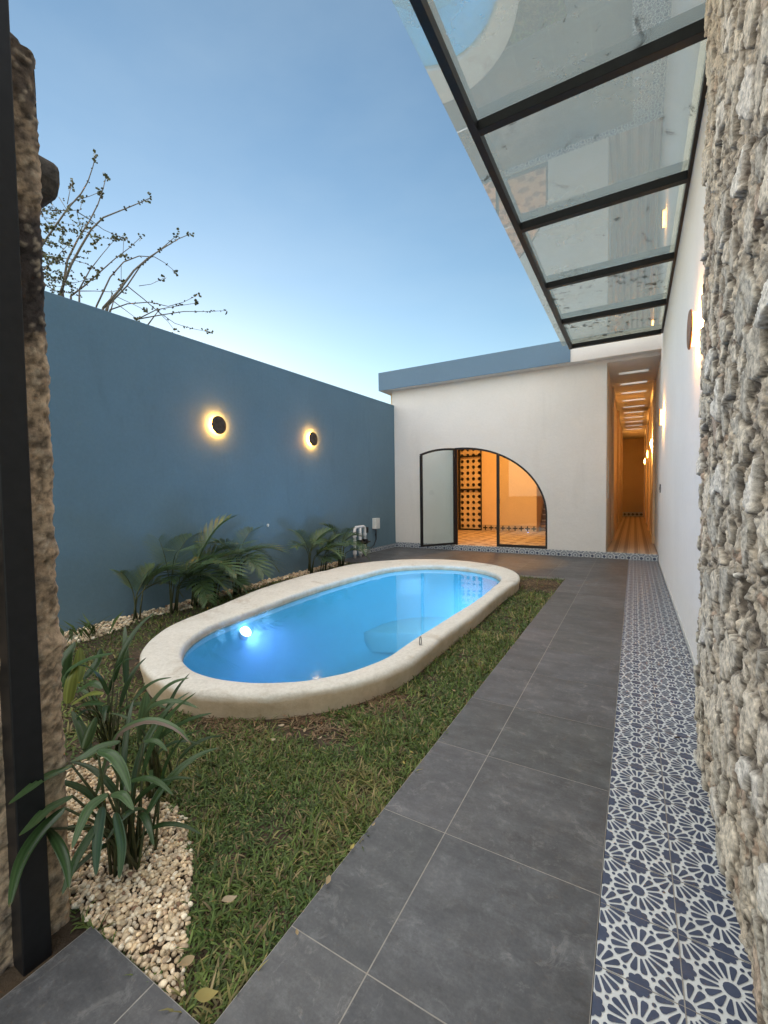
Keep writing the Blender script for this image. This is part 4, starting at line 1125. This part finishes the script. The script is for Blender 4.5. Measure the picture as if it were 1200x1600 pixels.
def strap_plant(label, base, leaves, extra, seed):
    random.seed(seed); base = Vector(base)
    root = thing('strap_leaf_plant', label, 'plant', base, 'strap leaved plants in the pebble bed')
    st = MB()
    for i, (pix, d0, d1, W, col, *ed) in enumerate(leaves):
        n = len(pix); pts = [at_depth(x, y, d0+(d1-d0)*k/(n-1)) for k, (x, y) in enumerate(pix)]
        b = base+Vector((random.gauss(0, .03), random.gauss(0, .03), -.01)); mid = b.lerp(pts[0], .55)+Vector((0, 0, .05))
        if (pts[0]-b).length > .05: st.tube([b, mid, pts[0]], [.006, .005, .0035], 5, 0, True)
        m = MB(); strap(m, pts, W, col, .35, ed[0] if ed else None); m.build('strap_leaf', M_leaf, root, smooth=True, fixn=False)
    for (az, el, L, W, h) in extra:
        a = R_(az); b = base+Vector((random.gauss(0, .035), random.gauss(0, .035), -.01)); top = b+Vector((math.cos(a)*.04, math.sin(a)*.04, h))
        st.tube([b, top], [.006, .004], 5); d = Vector((math.cos(a)*math.cos(R_(el)), math.sin(a)*math.cos(R_(el)), math.sin(R_(el)))); q = top; pts = [q]
        for j in range(4): q = q+d*L/4; d = (d+Vector((0, 0, -.36))).normalized(); pts.append(q)
        m = MB(); strap(m, pts, W, random.choice((gD, gM, gD)), .35); m.build('strap_leaf', M_leaf, root, smooth=True, fixn=False)
    for i in range(7):
        a = random.uniform(0, 6.28); b = base+Vector((random.gauss(0, .04), random.gauss(0, .04), -.01)); st.tube([b, b+Vector((math.cos(a)*.05, math.sin(a)*.05, random.uniform(.2, .34)))], [.007, .004], 5)
    st.build('stem', M_stem, root, smooth=True)
    return root
LV = [([(150,1240),(172,1172),(190,1140),(234,1124),(275,1137),(299,1163)], 1.60, 1.52, .050, gB, (.20, .15, .12)),
 ([(187,1158),(156,1166),(131,1181),(110,1190)], 1.52, 1.36, .040, gM),
 ([(153,1172),(175,1179),(193,1205),(204,1240)], 1.44, 1.34, .050, gM),
 ([(198,1222),(228,1215),(250,1223),(271,1243)], 1.56, 1.50, .034, gM),
 ([(175,1240),(192,1242),(209,1266)], 1.42, 1.36, .042, gB),
 ([(168,1240),(142,1258),(126,1288),(112,1328)], 1.44, 1.30, .046, gM),
 ([(112,1195),(70,1213),(40,1235),(13,1257)], 1.48, 1.13, .046, gM),
 ([(112,1243),(75,1262),(50,1287),(30,1306)], 1.46, 1.12, .048, gM),
 ([(100,1262),(60,1300),(30,1350),(14,1420)], 1.40, 1.08, .052, gD),
 ([(75,1295),(92,1320),(104,1352),(108,1390)], 1.40, 1.22, .042, gD),
 ([(225,1158),(244,1157),(262,1174)], 1.60, 1.56, .030, gB),
 ([(160,1260),(152,1310),(150,1370)], 1.44, 1.36, .045, gD),
 ([(180,1270),(190,1320),(186,1375)], 1.46, 1.40, .042, gD),
 ([(150,1290),(120,1340),(96,1400)], 1.42, 1.28, .04, gD)]
strap_plant('bushy strap leaved plant, biggest in the pebble bed, drooping across the black post', (-1.70, .92, -.03), LV,
   [(200, 60, .34, .04, .2), (120, 70, .3, .04, .25), (30, 55, .32, .04, .2), (-60, 50, .3, .04, .2), (80, 50, .36, .045, .22), (160, 45, .3, .04, .16), (-20, 40, .3, .04, .2), (240, 65, .28, .04, .24), (60, 72, .36, .034, .34), (100, 60, .4, .036, .32), (-40, 68, .34, .034, .3), (20, 40, .3, .03, .12), (-80, 35, .26, .03, .1), (140, 65, .38, .034, .3), (-110, 55, .26, .032, .16), (10, 70, .36, .03, .3)], 5)
LV2 = [([(215,1160),(228,1112),(250,1081),(272,1065),(296,1059)], 1.90, 1.86, .046, gB),
 ([(218,1150),(226,1105),(229,1080)], 1.90, 1.92, .060, gB),
 ([(222,1140),(232,1107),(259,1095),(287,1097),(311,1107)], 1.88, 1.80, .042, gB),
 ([(240,1160),(281,1131),(306,1120),(332,1114)], 1.92, 1.90, .034, gM),
 ([(240,1165),(262,1140),(285,1128)], 1.9, 1.95, .03, gM)]
strap_plant('small strap leaved plant with pale leaves reaching towards the pool rim', (-1.98, 1.22, -.03), LV2, [(60, 45, .25, .03, .12), (150, 55, .25, .03, .12), (100, 70, .34, .03, .26), (20, 50, .3, .028, .2), (-30, 45, .28, .028, .16), (200, 60, .3, .03, .22)], 6)
LV3 = [([(100,1075),(103,1050),(125,1034),(150,1025),(180,1020)], 2.35, 2.2, 0.076, gM), ([(98,1070),(102,1030),(118,1002)], 2.35, 2.4, 0.093, gD),
 ([(117,1070),(123,1040),(125,1011)], 2.4, 2.45, 0.093, gY), ([(112,1100),(140,1083),(163,1084)], 2.3, 2.2, 0.060, gY), ([(120,1080),(143,1066),(160,1076)], 2.3, 2.25, 0.068, gM),
 ([(130,1060),(150,1035),(158,1012)], 2.4, 2.45, 0.068, gD), ([(105,1100),(112,1060),(122,1040)], 2.3, 2.3, 0.085, gY), ([(115,1110),(135,1098),(166,1100)], 2.28, 2.15, 0.060, gD),
 ([(140,1180),(128,1140),(112,1110)], 2.1, 2.2, 0.068, gD), ([(130,1170),(142,1140),(150,1120)], 2.1, 2.15, 0.068, gM)]
strap_plant('yellow green strap leaved plant half hidden behind the doorway wall', (-2.55, 1.30, -.03), LV3, [(200, 60, .3, .04, .2), (40, 60, .3, .04, .25), (-50, 55, .3, .04, .22), (100, 70, .3, .04, .25), (0, 65, .4, .05, .34), (60, 75, .45, .05, .4), (-30, 45, .35, .045, .25), (150, 70, .4, .05, .35), (30, 35, .35, .04, .2), (-70, 70, .35, .045, .34)], 8)

# ------------------------------------------------------------------ tree beyond the wall
def tree():
    random.seed(21)
    root = thing('bare_tree', 'sparse bare branched tree with tiny leaf buds behind the blue wall', 'tree', (-7.3, 3.4, -1))
    S0 = 3.75
    def Q(pts, X0, X1):
        n = len(pts); return [at_x(60+a/S0, 220+b/S0, X0+(X1-X0)*i/(n-1)) for i, (a, b) in enumerate(pts)]
    BR = [([(-30,700),(30,600),(100,500),(170,400),(250,310),(290,240),(320,150),(335,85)], .016), ([(170,385),(215,350),(300,325),(360,300)], .008), ([(170,370),(185,290),(200,245)], .006),
     ([(-20,420),(60,405),(170,410),(245,405),(255,350)], .008), ([(225,415),(300,460),(380,520),(470,560),(510,580)], .007),
     ([(140,880),(170,700),(230,580),(300,470),(350,370),(380,280),(395,215)], .016), ([(130,890),(190,730),(250,620),(310,520),(380,450),(480,410),(590,365),(655,335)], .018),
     ([(190,910),(270,850),(360,770),(450,690),(530,630),(605,560)], .014), ([(240,870),(300,760),(370,670),(450,575)], .010), ([(340,970),(420,800),(500,710),(590,675),(680,680),(740,715),(800,765)], .012),
     ([(380,980),(470,880),(560,760),(640,690),(730,630),(820,575),(880,550)], .018), ([(400,975),(520,850),(600,730),(700,650),(770,590),(815,550)], .013),
     ([(420,990),(520,955),(650,945),(760,970),(850,945),(930,905)], .010), ([(580,1045),(690,990),(800,970),(930,950)], .010), ([(580,1045),(720,1020),(850,1000),(980,1000),(1100,995)], .011),
     ([(440,940),(520,1000),(580,1045)], .007), ([(520,850),(620,930),(700,1000),(800,1070),(900,1100),(1000,1120)], .009), ([(700,1000),(760,1060),(800,1115)], .006),
     ([(590,850),(660,840),(735,805)], .006), ([(240,880),(330,880),(430,885),(490,870)], .007), ([(-20,640),(60,680),(180,690),(280,720),(360,770)], .008),
     ([(30,760),(100,690),(180,600)], .007), ([(500,580),(495,680)], .004), ([(485,730),(485,830)], .004), ([(300,540),(330,600)], .004), ([(120,330),(170,410)], .005), ([(225,415),(240,480),(290,520)], .005),
     ([(-20,470),(60,500),(150,520)], .006), ([(-20,820),(40,740),(120,700)], .006), ([(150,830),(220,830),(330,800)], .005), ([(430,900),(560,960),(640,1000)], .006)]
    br = MB(); lv = MB()
    def bud(p, s, col):
        for _ in range(random.choice((2, 3, 3))):
            d = Vector((random.gauss(0, 1), random.gauss(0, 1), random.gauss(.3, 1))).normalized(); q = d.orthogonal().normalized()*s*.42
            a = p; b = p+d*s; m = p+d*s*.55
            lv.add([a, m-q, b, m+q], [(0, 1, 2, 3)], 0, col)
    for pts, r in BR:
        X0 = -6.9+random.uniform(-.5, .4); P = Q(pts, X0, X0+random.uniform(-.5, .5))
        n = len(P); br.tube(P, [max(.0035, r*(1-.72*i/(n-1))) for i in range(n)], 5)
        for i in range(n-1):
            t0 = i/(n-1)
            L = (P[i+1]-P[i]).length; k = int(L/.055)
            for j in range(k):
                if random.random() < .06+.55*t0**1.2: bud(P[i].lerp(P[i+1], (j+random.random())/k)+Vector((random.gauss(0, .012),)*3), random.uniform(.022, .048), random.choice(((.05, .05, .03), (.07, .075, .03), (.045, .04, .03))))
        for _ in range(5): bud(P[-1]+Vector((random.gauss(0, .025), random.gauss(0, .025), random.gauss(0, .025))), random.uniform(.03, .06), (.085, .09, .04))
    # finer leafy sprays close to the wall top on the near side
    for _ in range(150):
        a, b = random.uniform(-20, 330), random.uniform(400, 900)
        if b < 880-a*1.3 and random.random() < .75: 
            pass
        if b > 870+a*.27: continue
        if a > 140 and random.random() < .7: continue
        p = at_x(60+a/S0, 220+b/S0, -6.9+random.uniform(-.6, .5)); q = p+Vector((random.uniform(-.06, .06), random.uniform(-.2, .2), random.uniform(-.05, .12)))
        br.tube([p, q], [.003, .002], 4); 
        for t in np.linspace(0, 1, 5): bud(p.lerp(q, t), random.uniform(.02, .04), random.choice(((.055, .06, .03), (.10, .12, .035))))
    tk = MB()
    j = Vector((-7.1, 3.35, 2.4)); tk.tube([(-7.3, 3.4, -1.9), (-7.25, 3.35, .2), (-7.15, 3.3, 1.4), j], [.16, .13, .11, .08], 9)
    for pts, r in BR:
        if pts[0][1] > 850:
            p = at_x(60+pts[0][0]/S0, 220+pts[0][1]/S0, -6.9); tk.tube([j, j.lerp(p, .5)+Vector((0, 0, .1)), p], [.05, .03, r], 6)
    tk.build('trunk', M_bark, root, smooth=True)
    br.build('branches', M_bark, root, smooth=True, fixn=False)
    lv.build('leaves', M_leaf, root, fixn=False)
tree()
